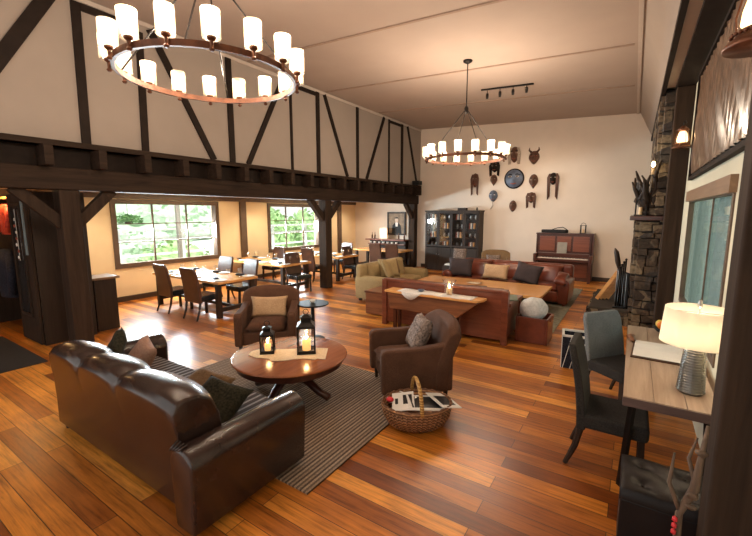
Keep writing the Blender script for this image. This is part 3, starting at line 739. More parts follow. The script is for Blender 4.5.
def armchair(loc, rz, label, mt, leg=M_dark):
    """faces local -y"""
    t = thing('armchair', label, 'armchair', loc, rz)
    obj('seat_base', rb(-0.36, 0.36, -0.38, 0.30, 0.14, 0.34), mt, t, bevel=0.03)
    bm = B(); cushion(bm, 0.58, 0.62, 0.17, T((0, -0.10, 0.40)), 12, 0.02, 0.28); obj('seat_cushion', bm, mt, t, smooth=True)
    # wraparound back with curved top
    bm = B(); nx = 24; rows = []
    for i in range(nx+1):
        u = -1+2*i/nx; x = 0.455*u; bow = 0.07*(u*u); top = 0.91-0.10*abs(u)**4; row = []
        for yy, zz in ((0.36, 0.14), (0.41, 0.5), (0.51, top-0.07), (0.50, top-0.02), (0.45, top), (0.37, top-0.04), (0.28, 0.6), (0.22, 0.36), (0.22, 0.14)):
            row.append(bm.verts.new((x, yy-bow, zz)))
        rows.append(row)
    for a, c in zip(rows, rows[1:]):
        for q in range(len(a)-1): bm.faces.new([a[q], c[q], c[q+1], a[q+1]])
        bm.faces.new([a[-1], c[-1], c[0], a[0]])
    bm.faces.new(rows[0]); bm.faces.new(rows[-1][::-1]); obj('backrest', bm, mt, t, smooth=True, bevel=0.02)
    for s in (-1, 1):
        bm = B(); poly = [(-0.44, 0.14), (-0.45, 0.60), (-0.41, 0.64), (0.0, 0.645), (0.36, 0.69), (0.36, 0.14)]
        mt_ = Matrix(((0,0,1,s*0.385-0.075), (1,0,0,0), (0,1,0,0), (0,0,0,1)))
        prism(bm, poly, 0.02, 0.135, mt_); obj('arm', bm, mt, t, bevel=0.035, seg=4)
        for yy in (-0.36, 0.30):
            bm = B(); lathe(bm, [(0.018, 0), (0.03, 0.15)], 10, T((s*0.37, yy, 0))); obj('leg', bm, leg, t)
    return t
armchair((-4.72, 4.12, 0), R(40), 'brown tweed armchair with a tan pillow behind the round coffee table', M_arm)
armchair((-2.11, 4.00, 0), R(-47), 'brown tweed armchair with a patterned pillow beside the wicker basket', M_arm)
armchair((-3.62, 12.55, 0), R(18), 'far golden brown armchair by the far wall behind the chestnut sofa', M_pilbrown)
c40, s40 = math.cos(R(40)), math.sin(R(40))
pillow('oblong tan linen pillow on the armchair behind the coffee table', M_tan, (-4.72-0.0*s40+0.09*-s40, 4.12+0.09*c40, 0.62), (R(75), 0, R(40)), 0.58, 0.34, 0.15)
pillow('patterned taupe pillow on the armchair beside the wicker basket', M_pilgrey, (-2.05, 4.07, 0.68), (R(66), 0, R(-47)), 0.44, 0.44, 0.17)
pillow('grey and brown cushion on the far armchair near the piano', M_pilgrey, (-3.66, 12.4, 0.62), (R(70), 0, R(18)), 0.45, 0.35, 0.15)

# chestnut leather sofa A with its back to camera (wooden panel back), facing +y
t = thing('sofa', 'chestnut mission-style leather sofa seen from behind, with wooden panelled back', 'sofa', (-2.73, 6.2, 0))
L = 1.12
obj('back_panel', rb(-L, L, 0.0, 0.07, 0.06, 0.84), M_red, t, bevel=0.006)
obj('top_rail', rb(-L-0.02, L+0.02, -0.03, 0.12, 0.84, 0.885), M_red, t, bevel=0.01)
for s in (-1, 1):
    obj('corner_post', rb(s*L-0.05, s*L+0.05, -0.035, 0.065, 0, 0.87), M_red, t, bevel=0.006)
    obj('arm', rb(s*L-0.10, s*L+0.06, 0.1, 0.92, 0.60, 0.66), M_red, t, bevel=0.01)
    obj('arm_panel', rb(s*L-0.02, s*L+0.02, 0.1, 0.85, 0.1, 0.60), M_red, t)
    obj('front_post', rb(s*L-0.04, s*L+0.04, 0.82, 0.90, 0, 0.6), M_red, t)
bm = B(); cushion(bm, 2*L-0.2, 0.42, 0.2, T((0, 0.22, 0.66), (R(80), 0, 0)), 12, 0.01, 0.3); obj('back_cushion', bm, M_leather_red, t, smooth=True)
bm = B(); cushion(bm, 2*L-0.12, 0.75, 0.2, T((0, 0.5, 0.4)), 12, 0.01, 0.25); obj('seat_cushion', bm, M_leather_red, t, smooth=True)
obj('seat_frame', rb(-L+0.03, L-0.03, 0.08, 0.86, 0.12, 0.3), M_red, t)
# dough-box console behind it
t = thing('console_table', 'narrow slant-sided wooden console table standing behind the chestnut sofa', 'console table', (-2.73, 5.98, 0))
bm = B(); pts = [(-0.90, -0.16), (-0.6, -0.18), (0.6, -0.18), (0.78, -0.15), (0.85, -0.02), (0.85, 0.14), (-0.90, 0.14)]
prism(bm, pts, 0.71, 0.75); obj('top', bm, M_orange, t, bevel=0.01)
bm = B(); mt_ = Matrix(((1,0,0,0), (0,0,-1,0), (0,1,0,0), (0,0,0,1)))
prism(bm, [(-0.86, 0.705), (0.80, 0.705), (0.45, 0.42), (-0.80, 0.42)], -0.11, 0.13, mt_); obj('box', bm, M_chest, t, bevel=0.008)
for sx in (-0.72, 0.38):
    for yy in (-0.08, 0.08): obj('leg', rb(sx-0.025, sx+0.025, yy-0.025, yy+0.025, 0, 0.42), M_mahog, t)
# white cloth on console
bm = B(); n = 22; pr = []
for i in range(n+1):
    x = -0.64+1.34*i/n; f = -0.165+0.03*math.sin(i*1.3); droop = 0.0
    ya, yb = f, 0.135+0.015*math.sin(i*0.9)
    r0 = [Vector((x, yb, 0.756)), Vector((x, (ya+yb)/2, 0.758+0.004*math.sin(i))), Vector((x, max(ya, -0.176), 0.757))]
    if 2 <= i <= 7: dz = 0.11*math.sin(PI*(i-1.5)/6); r0.append(Vector((x, -0.195, 0.745))); r0.append(Vector((x, -0.20, 0.745-dz)))
    else: r0.append(r0[-1]+Vector((0, -0.004, -0.001))); r0.append(r0[-1]+Vector((0, -0.003, -0.001)))
    pr.append([bm.verts.new(p) for p in r0])
for a, c in zip(pr, pr[1:]):
    for q in range(4): bm.faces.new([a[q], c[q], c[q+1], a[q+1]])
o = obj('table_runner', bm, M_white, smooth=True); tag(o, 'white cloth runner on the console table behind the chestnut sofa', 'cloth', loc=(-2.73, 5.98, 0.0))
md = o.modifiers.new('s', 'SOLIDIFY'); md.thickness = 0.006
t = thing('candle_jar', 'glass hurricane with a lit candle on the white console cloth', 'candle', (-2.47, 5.98, 0.763)); t.scale = (1.35, 1.35, 1.25)
obj('glass', lathe(B(), [(0.055, 0.0), (0.06, 0.05), (0.058, 0.12), (0.085, 0.2), (0.082, 0.2), (0.055, 0.12), (0.056, 0.05), (0.05, 0.005)], 20, closed=False), M_glass, t, smooth=True)
obj('candle', lathe(B(), [(0.036, 0.006), (0.036, 0.09)], 16), M_wax, t, smooth=True)
bm = B(); ball(bm, (0, 0, 0.115), 0.014, 2, (1, 1, 1.9)); obj('flame', bm, M_flame, t, smooth=True)
lamp('candle_light', (-2.47, 5.98, 0.93), 1.2, (1.0, 0.6, 0.25), 0.02)
bm = B(); lathe(bm, [(0.03, 0), (0.06, 0.02), (0.065, 0.03)], 16); tag(obj('small_dish', bm, M_bluemask, smooth=True), 'small blue-grey dish on the white console cloth', 'dish', loc=(-2.98, 5.98, 0.763))

# wooden chest beside sofa A
t = thing('wooden_chest', 'low reddish wooden chest at the left end of the chestnut sofa', 'chest', (-4.28, 6.85, 0))
obj('body', rb(-0.3, 0.28, -0.25, 0.3, 0.02, 0.46), M_chest, t, bevel=0.008); obj('lid', rb(-0.32, 0.30, -0.27, 0.32, 0.46, 0.50), M_chest, t, bevel=0.008)
bm = B(); lathe(bm, [(0.05, 0), (0.08, 0.04), (0.05, 0.08)], 14); tag(obj('small_pot', bm, M_black, smooth=True), 'small dark pot on the wooden chest', 'pot', loc=(-4.12, 6.8, 0.502))
# leather box with white cushion, right end of sofa A
t = thing('leather_bin', 'square brown leather bin beside the right arm of the chestnut sofa', 'storage bin', (-1.27, 6.78, 0))
bm = B()
for (a, b_, c, d_) in ((-0.22, 0.22, -0.25, -0.22), (-0.22, 0.22, 0.22, 0.25), (-0.25, -0.22, -0.25, 0.25), (0.22, 0.25, -0.25, 0.25)): box(bm, a, b_, c, d_, 0.0, 0.42)
obj('sides', bm, M_leather_red, t, bevel=0.008); obj('bottom', rb(-0.22, 0.22, -0.22, 0.22, 0.01, 0.03), M_leather_red, t)
obj('handle', tube(B(), [(0.26, -0.1, 0.36), (0.28, -0.05, 0.44), (0.28, 0.05, 0.44), (0.26, 0.1, 0.36)], 0.012), M_chest, t)
bm = B(); ball(bm, (0, 0, 0), 0.21, 4, (1.05, 0.98, 0.95))
for v in bm.verts: v.co *= 1+0.06*noise.noise(v.co*9)
tag(obj('wool_bundle', bm, plain('white_fleece', (0.62, 0.62, 0.60), 0.95, var=0.15, nscale=30, bscale=90, bstr=1), smooth=True), 'round white fleece blanket bundle on the leather bin', 'blanket', loc=(-1.29, 6.76, 0.52))
# big coffee table
t = thing('slab_table', 'big honey-coloured low slab table between the two leather sofas', 'coffee table', (-2.85, 8.6, 0))
obj('top', rb(-1.45, 1.45, -0.66, 0.66, 0.44, 0.50), M_orange, t, bevel=0.012)
for sx in (-1.2, 1.2):
    for sy in (-0.5, 0.5): obj('leg', rb(sx-0.07, sx+0.07, sy-0.07, sy+0.07, 0, 0.44), M_red, t)
tag(obj('book', rb(-0.22, 0.22, -0.12, 0.12, 0, 0.03, T(rot=(0, 0, R(12)))), M_ink), 'black closed book lying on the honey slab table', 'book', loc=(-2.75, 8.15, 0.502))
bm = B(); cushion(bm, 0.34, 0.2, 0.03, None, 8, 0.2); tag(obj('napkin', bm, M_cream, smooth=True), 'crumpled cream cloth on the honey slab table', 'napkin', loc=(-2.95, 8.6, 0.52))
tag(obj('magazine', rb(-0.10, 0.10, -0.14, 0.14, 0, 0.012, T(rot=(R(8), R(0), R(20)))), plain('green_grey_cover', (0.18, 0.22, 0.17), 0.4)), 'grey green magazine on the right arm of the chestnut sofa', 'magazine', loc=(-1.63, 6.62, 0.69))
# sofa B, facing camera (-y)
def sofa_front(loc, rz, L, label, mt, wm, deep=0.95, hb=0.88, ha=0.62):
    t = thing('sofa', label, 'sofa', loc, rz)
    obj('base', rb(-L, L, -deep/2+0.05, deep/2, 0.08, 0.32), mt, t, bevel=0.03)
    for k in range(3 if L > 1 else 2):
        nn = 3 if L > 1 else 2; cw = (2*L-0.4)/nn; cx = -L+0.2+cw*(k+0.5)
        bm = B(); cushion(bm, cw-0.01, deep*0.7, 0.18, T((cx, -0.08, 0.38)), 12, 0.02, 0.28); obj('seat_cushion', bm, mt, t, smooth=True)
        bm = B(); cushion(bm, cw-0.01, 0.50, 0.22, T((cx, deep/2-0.25, 0.62), (R(78), 0, 0)), 12, 0.02, 0.35); obj('back_cushion', bm, mt, t, smooth=True)
    obj('backrest', rb(-L, L, deep/2-0.2, deep/2, 0.2, hb), mt, t, bevel=0.07, seg=5)
    for s in (-1, 1):
        bm = B(); x_ = s*(L-0.1); poly = [(x_+0.10, 0.06)] + [(x_+0.125*math.cos(PI*i/12), ha-0.11+0.11*math.sin(PI*i/12)) for i in range(13)] + [(x_-0.10, 0.06)]
        prism(bm, poly, -deep/2, deep/2, T(rot=(R(90), 0, 0))); obj('arm', bm, mt, t, smooth=True, bevel=0.03)
        for sy in (-1, 1): obj('foot', rb(s*(L-0.08)-0.03, s*(L-0.08)+0.03, sy*(deep/2-0.09)-0.03, sy*(deep/2-0.09)+0.03, 0, 0.09), wm, t)
    return t
sofa_front((-2.62, 9.98, 0), 0, 1.5, 'chestnut leather sofa facing the camera behind the slab table', M_leather_red, M_red)
pillow('dark charcoal pillow at the left of the far chestnut sofa', M_pildark, (-3.72, 9.72, 0.70), (R(70), 0, R(6)), 0.66, 0.5)
pillow('pinkish tan pillow in the middle of the far chestnut sofa', M_tan, (-2.78, 9.66, 0.66), (R(68), 0, R(-4)), 0.66, 0.40)
pillow('dark plum pillow at the right of the far chestnut sofa', M_pildark, (-2.02, 9.66, 0.68), (R(66), R(10), R(-6)), 0.62, 0.5)
pillow('small grey patterned pillow atop the left end of the far sofa', M_pilgrey, (-3.95, 10.25, 0.98), (R(75), 0, 0), 0.4, 0.34)
o = pillow('brown leather bolster on the right arm of the far chestnut sofa', M_leather_red, (-1.28, 9.66, 0.62), (R(20), R(10), 0), 0.26, 0.5, 0.18)
# beige sofa facing +x
sofa_front((-5.05, 8.55, 0), R(90), 1.02, 'olive beige fabric sofa with two cushions in the middle of the room', M_beige, M_dark)
pillow('olive beige cushion leaning at the back of the beige sofa', M_beige, (-5.05, 8.30, 0.74), (R(68), 0, R(62)), 0.55, 0.5)
pillow('pale beige cushion leaning on the near arm of the beige sofa', M_beige, (-4.88, 7.98, 0.75), (R(65), R(12), R(110)), 0.55, 0.5, 0.16)
pillow('brown patterned cushion against the back of the beige sofa', M_pilbrown, (-5.2, 8.75, 0.72), (R(70), 0, R(85)), 0.45, 0.42)

# rugs
o = obj('rug', rb(-4.78, -1.90, 1.96, 4.12, 0.002, 0.014), M_rug); tag(o, 'brown striped rug under the round coffee table', 'rug')
o = obj('rug', rb(-4.85, -1.05, 7.12, 12.1, 0.002, 0.012), M_rug2); tag(o, 'faded green grey rug under the slab table', 'rug')

# ================================================================== ROUND COFFEE TABLE
t = thing('coffee_table', 'round red-brown pedestal coffee table on the striped rug', 'coffee table', (-3.19, 3.08, 0.014))
obj('top', lathe(B(), [(0.60, 0.455), (0.64, 0.462), (0.65, 0.475), (0.64, 0.488), (0.62, 0.49)], 64), M_tabletop, t, smooth=False, bevel=0.004)
obj('apron', lathe(B(), [(0.58, 0.38), (0.60, 0.39), (0.60, 0.455)], 64), M_mahog, t, smooth=False, bevel=0.004)
obj('pedestal', lathe(B(), [(0.10, 0.16), (0.13, 0.18), (0.15, 0.22), (0.09, 0.28), (0.12, 0.33), (0.22, 0.37)], 28), M_mahog, t, smooth=True)
for k in range(4):
    a = R(10)+k*PI/2; bm = B()
    P = [(0.08, 0.24), (0.22, 0.20), (0.38, 0.09), (0.50, 0.045)]
    pts = [(r_*math.cos(a), r_*math.sin(a), z_) for r_, z_ in P]; tube(bm, pts, [0.055, 0.05, 0.042, 0.042], 10); obj('leg', bm, M_mahog, t, smooth=True)
# wavy cream runner
bm = B(); n = 30; pr = []
for i in range(n+1):
    u = i/n; x = -0.42+0.88*u
    y0_ = -0.17+0.03*math.sin(u*11)-(0.04 if 0.3 < u < 0.9 else 0)+ (0.12*(1-u/0.12) if u < 0.12 else 0); y1_ = 0.15+0.02*math.sin(u*9+1) - (0.10*(1-u/0.12) if u < 0.12 else 0)
    pr.append((bm.verts.new((x, y0_, 0)), bm.verts.new((x, y1_, 0))))
for a, c in zip(pr, pr[1:]): bm.faces.new([a[0], c[0], c[1], a[1]])
o = obj('table_runner', bm, M_cream); tag(o, 'cream wavy-edged runner across the round coffee table', 'cloth', loc=(-3.22, 3.05, 0.506), rz=R(35))
md = o.modifiers.new('s', 'SOLIDIFY'); md.thickness = 0.006; md.offset = 1
def lantern(loc, rz, w_, h_, label, pw):
    t = thing('candle_lantern', label, 'lantern', loc, rz); r = w_/2
    obj('base', rb(-r-0.01, r+0.01, -r-0.01, r+0.01, 0, 0.02), M_iron, t)
    bm = B()
    for sx in (-1, 1):
        for sy in (-1, 1): box(bm, sx*r-0.008, sx*r+0.008, sy*r-0.008, sy*r+0.008, 0.02, h_*0.66)
    for zz in (0.02, h_*0.66-0.015):
        for s in (-1, 1):
            box(bm, -r, r, s*r-0.006, s*r+0.006, zz, zz+0.015); box(bm, s*r-0.006, s*r+0.006, -r, r, zz, zz+0.015)
    obj('frame', bm, M_iron, t)
    bm = B()
    for s in (-1, 1): box(bm, -r, r, s*r-0.0015, s*r+0.0015, 0.03, h_*0.65); box(bm, s*r-0.0015, s*r+0.0015, -r, r, 0.03, h_*0.65)
    obj('glass_panes', bm, M_glass, t)
    obj('roof', lathe(B(), [(r*1.55, h_*0.66), (r*1.5, h_*0.68), (r*0.75, h_*0.78)], 4, T(rot=(0, 0, PI/4))), M_iron, t)
    obj('vent', lathe(B(), [(r*0.85, h_*0.78), (r*0.85, h_*0.88), (r*1.05, h_*0.88), (r*0.3, h_*0.94)], 4, T(rot=(0, 0, PI/4))), M_iron, t)
    obj('ring', tube(B(), [(0.03*math.cos(a_*PI/6), 0, h_*0.94+0.03+0.03*math.sin(a_*PI/6)) for a_ in range(12)], 0.004, 6, closed=True), M_iron, t)
    c_ = obj('candle', lathe(B(), [(r*0.5, 0.022), (r*0.5, h_*0.30)], 18), M_candle, t, smooth=True)
    bm = B(); ball(bm, (0, 0, h_*0.30+0.035), 0.014, 2, (1, 1, 2)); obj('flame', bm, M_flame, c_, smooth=True)
    lamp('candle_light', (loc[0], loc[1], loc[2]+h_*0.5), pw, (1.0, 0.58, 0.22), 0.03)
    return t
lantern((-3.06, 3.21, 0.513), R(42), 0.19, 0.47, 'taller black metal candle lantern on the round coffee table', 1.3)
lantern((-3.42, 2.95, 0.513), R(42), 0.14, 0.33, 'shorter of the two metal candle lanterns on the round coffee table', 0.8)
# small side table
t = thing('side_table', 'small round black pedestal table beside the far tweed armchair', 'side table', (-4.36, 4.74, 0.0))
obj('top', lathe(B(), [(0.26, 0.60), (0.27, 0.61), (0.265, 0.625)], 32), M_black, t, bevel=0.003); obj('pole', lathe(B(), [(0.035, 0.02), (0.03, 0.6)], 14), M_black, t, smooth=True); obj('foot', lathe(B(), [(0.2, 0.0), (0.19, 0.02), (0.05, 0.035)], 28), M_black, t, smooth=True)
bm = B(); lathe(bm, [(0.025, 0), (0.045, 0.02), (0.05, 0.05), (0.046, 0.05), (0.04, 0.025), (0.02, 0.01)], 16); tag(obj('votive_cup', bm, M_white, smooth=True), 'small white votive cup on the black side table', 'cup', loc=(-4.36, 4.74, 0.626))
# second leather pouf-ish arm? low dark ottoman behind lantern omitted
# ------------------------------------------------------------------ wicker basket
t = thing('wicker_basket', 'oval wicker basket with bamboo handle full of magazines on the floor', 'basket', (-1.68, 3.31, 0), R(38))
bm = B(); sx = T(sc=(1.12, 0.88, 1))
lathe(bm, [(0.19, 0.0), (0.245, 0.05), (0.285, 0.13), (0.305, 0.23), (0.29, 0.23), (0.265, 0.13), (0.22, 0.05), (0.17, 0.015)], 40, sx)
for k, f in enumerate(list(bm.faces)): pass
# vertical ribs
for k in range(44):
    a = 2*PI*k/44
    tube(bm, [((r_+0.006)*1.12*math.cos(a), (r_+0.006)*0.88*math.sin(a), z_) for r_, z_ in ((0.195, 0.005), (0.247, 0.05), (0.287, 0.13), (0.307, 0.23))], 0.008, 5)
obj('bowl', bm, M_basket, t, smooth=True)
bm = B()
for ph in (0, PI):
    tube(bm, [(0.305*1.12*math.cos(2*PI*k/60), 0.305*0.88*math.sin(2*PI*k/60), 0.235+0.012*math.sin(24*2*PI*k/60*0.5+ph)) for k in range(60)], 0.013, 6, closed=True)
obj('rim', bm, M_basket, t, smooth=True)
obj('handle', tube(B(), [(0.0, 0.28*math.cos(a_*PI/12)*0.98, 0.22+0.24*math.sin(a_*PI/12)) for a_ in range(13)], 0.02, 8), M_handle, t, smooth=True)
def mag(w_, h_, loc, rot, label, cm, prints):
    o = thing('magazine', label, 'magazine', loc, 0); o.rotation_euler = rot
    obj('pages', rb(-w_/2, w_/2, -h_/2, h_/2, 0, 0.008), M_paper, o)
    for (a, b_, c, d_, mt) in prints: obj('cover_print', rb(a, b_, c, d_, 0.0082, 0.0095), mt, o)
    return o
bx_, by_ = -1.68, 3.31
mag(0.36, 0.26, (bx_+0.09, by_+0.02, 0.235), (R(6), R(4), R(38)), 'magazine with a large black cover image, right of the basket handle', M_ink, [(-0.15, 0.14, -0.09, 0.10, M_ink)])
mag(0.22, 0.30, (bx_-0.11, by_-0.08, 0.238), (R(8), R(-8), R(30)), 'white magazine with a dark portrait left of the basket handle', M_paper, [(0.0, 0.09, -0.05, 0.1, M_ink), (-0.08, -0.05, -0.04, 0.05, M_ink)])
mag(0.20, 0.27, (bx_-0.17, by_-0.02, 0.225), (R(-5), R(-12), R(75)), 'brown covered magazine at the left rim of the basket', M_paper, [(-0.085, 0.085, -0.12, 0.12, plain('brown_cover', (0.16, 0.07, 0.04), 0.4))])
mag(0.24, 0.30, (bx_+0.22, by_+0.15, 0.243), (R(4), R(14), R(60)), 'white edged magazine poking over the right rim of the basket', M_paper, [(-0.08, 0.08, -0.1, 0.08, M_ink)])
bm = B(); ball(bm, (0, 0, 0), 0.035, 2, (1.2, 1, 0.7)); tag(obj('red_wrapper', bm, M_redm, smooth=True), 'small red object at the left edge of the wicker basket', 'wrapper', loc=(bx_-0.24, by_-0.12, 0.245))

# ================================================================== DESK AREA (right)
t = thing('desk', 'weathered plank desk with black steel legs under the right window', 'desk', (0.315, 4.42, 0))
bm = B()
for k in range(3): box(bm, -0.285+k*0.19, -0.285+(k+1)*0.19-0.004, -1.12, 1.09, 0.752, 0.76)
obj('top_boards', bm, M_desk, t)
obj('slab', rb(-0.287, 0.287, -1.122, 1.092, 0.685, 0.752), M_deskedge, t, bevel=0.004)
for yy in (-1.02, 1.0):
    for sx in (-1, 1):
        bm = B(); bar(bm, (sx*0.22, yy, 0.69), (sx*0.255, yy-0.03, 0.0), 0.045, 0.03); obj('leg', bm, M_iron, t)
    obj('cross_bar', rb(-0.22, 0.22, yy-0.015, yy+0.015, 0.65, 0.685), M_iron, t)
# desk lamp
t = thing('table_lamp', 'lit table lamp with ribbed pewter base on the plank desk', 'lamp', (0.45, 3.64, 0.761))
prof = [(0.075, 0.0), (0.082, 0.012)]
for k in range(17):
    z_ = 0.02+k*0.02; r_ = 0.082-0.022*(k/17)
    prof += [(r_+0.007, z_), (r_+0.006, z_+0.006), (r_-0.006, z_+0.012)]
prof += [(0.03, 0.37), (0.012, 0.38), (0.012, 0.42)]
obj('base', lathe(B(), prof, 32), M_lampbase, t, smooth=True)
obj('shade', lathe(B(), [(0.225, 0.385), (0.205, 0.645), (0.202, 0.645), (0.222, 0.385)], 40, closed=False), M_shade, t, smooth=True)
bm = B(); ball(bm, (0, 0, 0.48), 0.035, 2); obj('bulb', bm, emit('lamp_bulb', (1, 0.78, 0.5), 14), t, smooth=True)
bm = B(); tube(bm, [(0, 0, 0.42), (0, 0, 0.66)], 0.004); tube(bm, [(-0.2, 0, 0.615), (0.2, 0, 0.615)], 0.003); obj('harp', bm, M_steel, t)
obj('finial', lathe(B(), [(0.008, 0.65), (0.016, 0.67), (0.012, 0.70), (0.004, 0.715)], 12), M_steel, t, smooth=True)
lamp('table_lamp_bulb', (0.45, 3.64, 1.28), 6, (1.0, 0.78, 0.54), 0.05)
# open book
t = thing('guest_book', 'open white guest book lying on the plank desk', 'book', (0.27, 4.55, 0.762), R(-3))
obj('cover', rb(-0.19, 0.22, -0.30, 0.30, 0, 0.008), M_chair_lea, t)
bm = B(); n = 12
for s in (-1, 1):
    pr = []
    for i in range(n+1):
        u = i/n; pr.append((bm.verts.new((0.015-0.19, s*(0.005+0.27*u), 0.010+0.035*math.sin(PI*min(1, u*1.1))*(1-u)+0.006)), bm.verts.new((0.21, s*(0.005+0.27*u), 0.010+0.035*math.sin(PI*min(1, u*1.1))*(1-u)+0.006))))
    for a, c in zip(pr, pr[1:]): bm.faces.new([a[0], c[0], c[1], a[1]])
obj('pages', bm, M_paper, t, smooth=True)
t = thing('leather_wallet', 'curled brown leather flap at the left side of the guest book', 'bookmark', (0.085, 4.86, 0.762))
bm = B(); tube(bm, [(0, -0.1, 0.02), (-0.03, 0, 0.035), (0.0, 0.12, 0.02)], [0.018, 0.03, 0.015], 8); obj('flap', bm, M_chest, t, smooth=True)
# fruit bowl
t = thing('bowl', 'small dark bowl on the far end of the plank desk', 'bowl', (0.40, 5.30, 0.761))
obj('dish', lathe(B(), [(0.05, 0), (0.1, 0.03), (0.14, 0.07), (0.135, 0.07), (0.09, 0.035), (0.04, 0.01)], 24), M_black, t, smooth=True)
for i, (dx, dy, dz, mt, lb) in enumerate(((-0.06, -0.03, 0.10, M_orng, 'orange fruit at the left of the desk bowl'), (0.03, 0.04, 0.14, M_orng, 'red-orange fruit on top of the desk bowl'), (0.03, -0.07, 0.09, M_green, 'green fruit at the front of the desk bowl'),
      (-0.01, -0.10, 0.075, M_green, 'small green fruit at the lip of the desk bowl'), (-0.07, 0.05, 0.10, M_yellow, 'yellow fruit at the back of the desk bowl'), (0.08, 0.02, 0.17, M_paper, 'white blossom above the fruit in the desk bowl'))):
    bm = B(); ball(bm, (0, 0, 0), 0.042, 2, (1, 1, 1.1)); tag(obj('fruit', bm, mt, smooth=True), lb, 'fruit', group='fruit in the desk bowl', loc=(0.40+dx, 5.30+dy, 0.761+dz))
# desk chairs, faces local -y
def parsons(label, mt, mb=None, hb=1.0, ww=0.47, loc=(0,0,0), rz=0, group=None, wood_=M_dark):
    t = thing('dining_chair', label, 'chair', loc, rz, group); h = ww/2
    obj('seat', rb(-h, h, -0.26, 0.22, 0.36, 0.48), mt, t, bevel=0.03)
    bm = B(); n = 10; rows = []
    for i in range(n+1):
        u = i/n; zz = 0.34+(hb-0.34)*u; off = 0.20+0.02*u+0.09*u*u; wd = h*(1.0-0.04*u)*(1 if i < n else 0.88); th = 0.035-0.008*u
        rows.append([bm.verts.new(p) for p in ((-wd, off-th, zz), (wd, off-th, zz), (wd, off+th, zz), (-wd, off+th, zz))])
    for a, c in zip(rows, rows[1:]):
        for q in range(4): bm.faces.new([a[q], a[(q+1)%4], c[(q+1)%4], c[q]])
    bm.faces.new(rows[0]); bm.faces.new(rows[-1]); obj('backrest', bm, mb or mt, t, bevel=0.015, smooth=False)
    for s in (-1, 1):
        bm = B(); bar(bm, (s*(h-0.035), -0.215, 0.37), (s*(h-0.035), -0.23, 0), 0.042); obj('leg', bm, wood_, t)
        bm = B(); tube(bm, [(s*(h-0.035), 0.20, 0.37), (s*(h-0.035), 0.235, 0.18), (s*(h-0.03), 0.30, 0)], [0.028, 0.024, 0.018], 6); obj('leg', bm, wood_, t)
    return t
parsons('charcoal upholstered chair pulled up to the near end of the plank desk', M_chair_fab, M_chair_fab, 1.04, 0.48, (-0.04, 3.66, 0), R(90))
parsons('blue-grey backed upholstered chair standing at the middle of the plank desk', M_chair_fab, M_chair_blue, 0.98, 0.54, (0.0, 4.92, 0), R(52))
# crate
t = thing('wire_crate', 'dark open crate with white edging behind the desk chairs', 'crate', (-0.56, 5.88, 0), R(8))
bm = B()
for (a, b_, c, d_) in ((-0.14, 0.14, -0.16, -0.145), (-0.14, 0.14, 0.145, 0.16), (-0.155, -0.14, -0.16, 0.16), (0.14, 0.155, -0.16, 0.16)): box(bm, a, b_, c, d_, 0.0, 0.44)
obj('sides', bm, M_coatdark, t)
bm = B()
for (a, b_, c, d_) in ((-0.165, 0.165, -0.17, -0.14), (-0.165, 0.165, 0.14, 0.17), (-0.165, -0.135, -0.17, 0.17), (0.135, 0.165, -0.17, 0.17)): box(bm, a, b_, c, d_, 0.44, 0.465)
for s in (-1, 1):
    for q in range(3): 
        bar(bm, (s*0.16, -0.15+q*0.1, 0), (s*0.16, -0.05+q*0.1, 0.44), 0.008); bar(bm, (-0.14+q*0.09, s*0.165, 0), (-0.05+q*0.09, s*0.165, 0.44), 0.008)
obj('white_edging', bm, M_paper, t)
# tufted ottoman
t = thing('ottoman', 'black tufted leather storage cube at the bottom right corner', 'ottoman', (0.275, 2.80, 0))
obj('body', rb(-0.22, 0.22, -0.20, 0.20, 0.0, 0.40), M_leather_blk, t, bevel=0.01)
bm = B(); n = 24; g = []
for i in range(n+1):
    row = []
    for j in range(n+1):
        u = -1+2*i/n; v_ = -1+2*j/n; h_ = 0.47+0.02*(1-u**6)*(1-v_**6)
        for cu in (-0.5, 0.5):
            for cv in (-0.5, 0.5):
                d2 = (u-cu)**2+(v_-cv)**2; h_ -= 0.028*math.exp(-d2*30)
        h_ -= 0.006*abs(math.cos(PI*(u+v_)))**12
        row.append(bm.verts.new((u*0.225, v_*0.205, h_)))
    g.append(row)
for i in range(n):
    for j in range(n): bm.faces.new([g[i][j], g[i+1][j], g[i+1][j+1], g[i][j+1]])
edge = [g[i][0] for i in range(n)]+[g[n][j] for j in range(n)]+[g[i][n] for i in range(n, 0, -1)]+[g[0][j] for j in range(n, 0, -1)]
low = [bm.verts.new((v.co.x, v.co.y, 0.402)) for v in edge]
for i in range(len(edge)): bm.faces.new([edge[i], edge[(i+1) % len(edge)], low[(i+1) % len(edge)], low[i]])
obj('lid', bm, M_leather_blk, t, smooth=True)
bm = B()
for cu in (-0.5, 0.5):
    for cv in (-0.5, 0.5): ball(bm, (cu*0.225, cv*0.205, 0.463), 0.008, 1)
obj('buttons', bm, M_leather_blk, t, smooth=True)
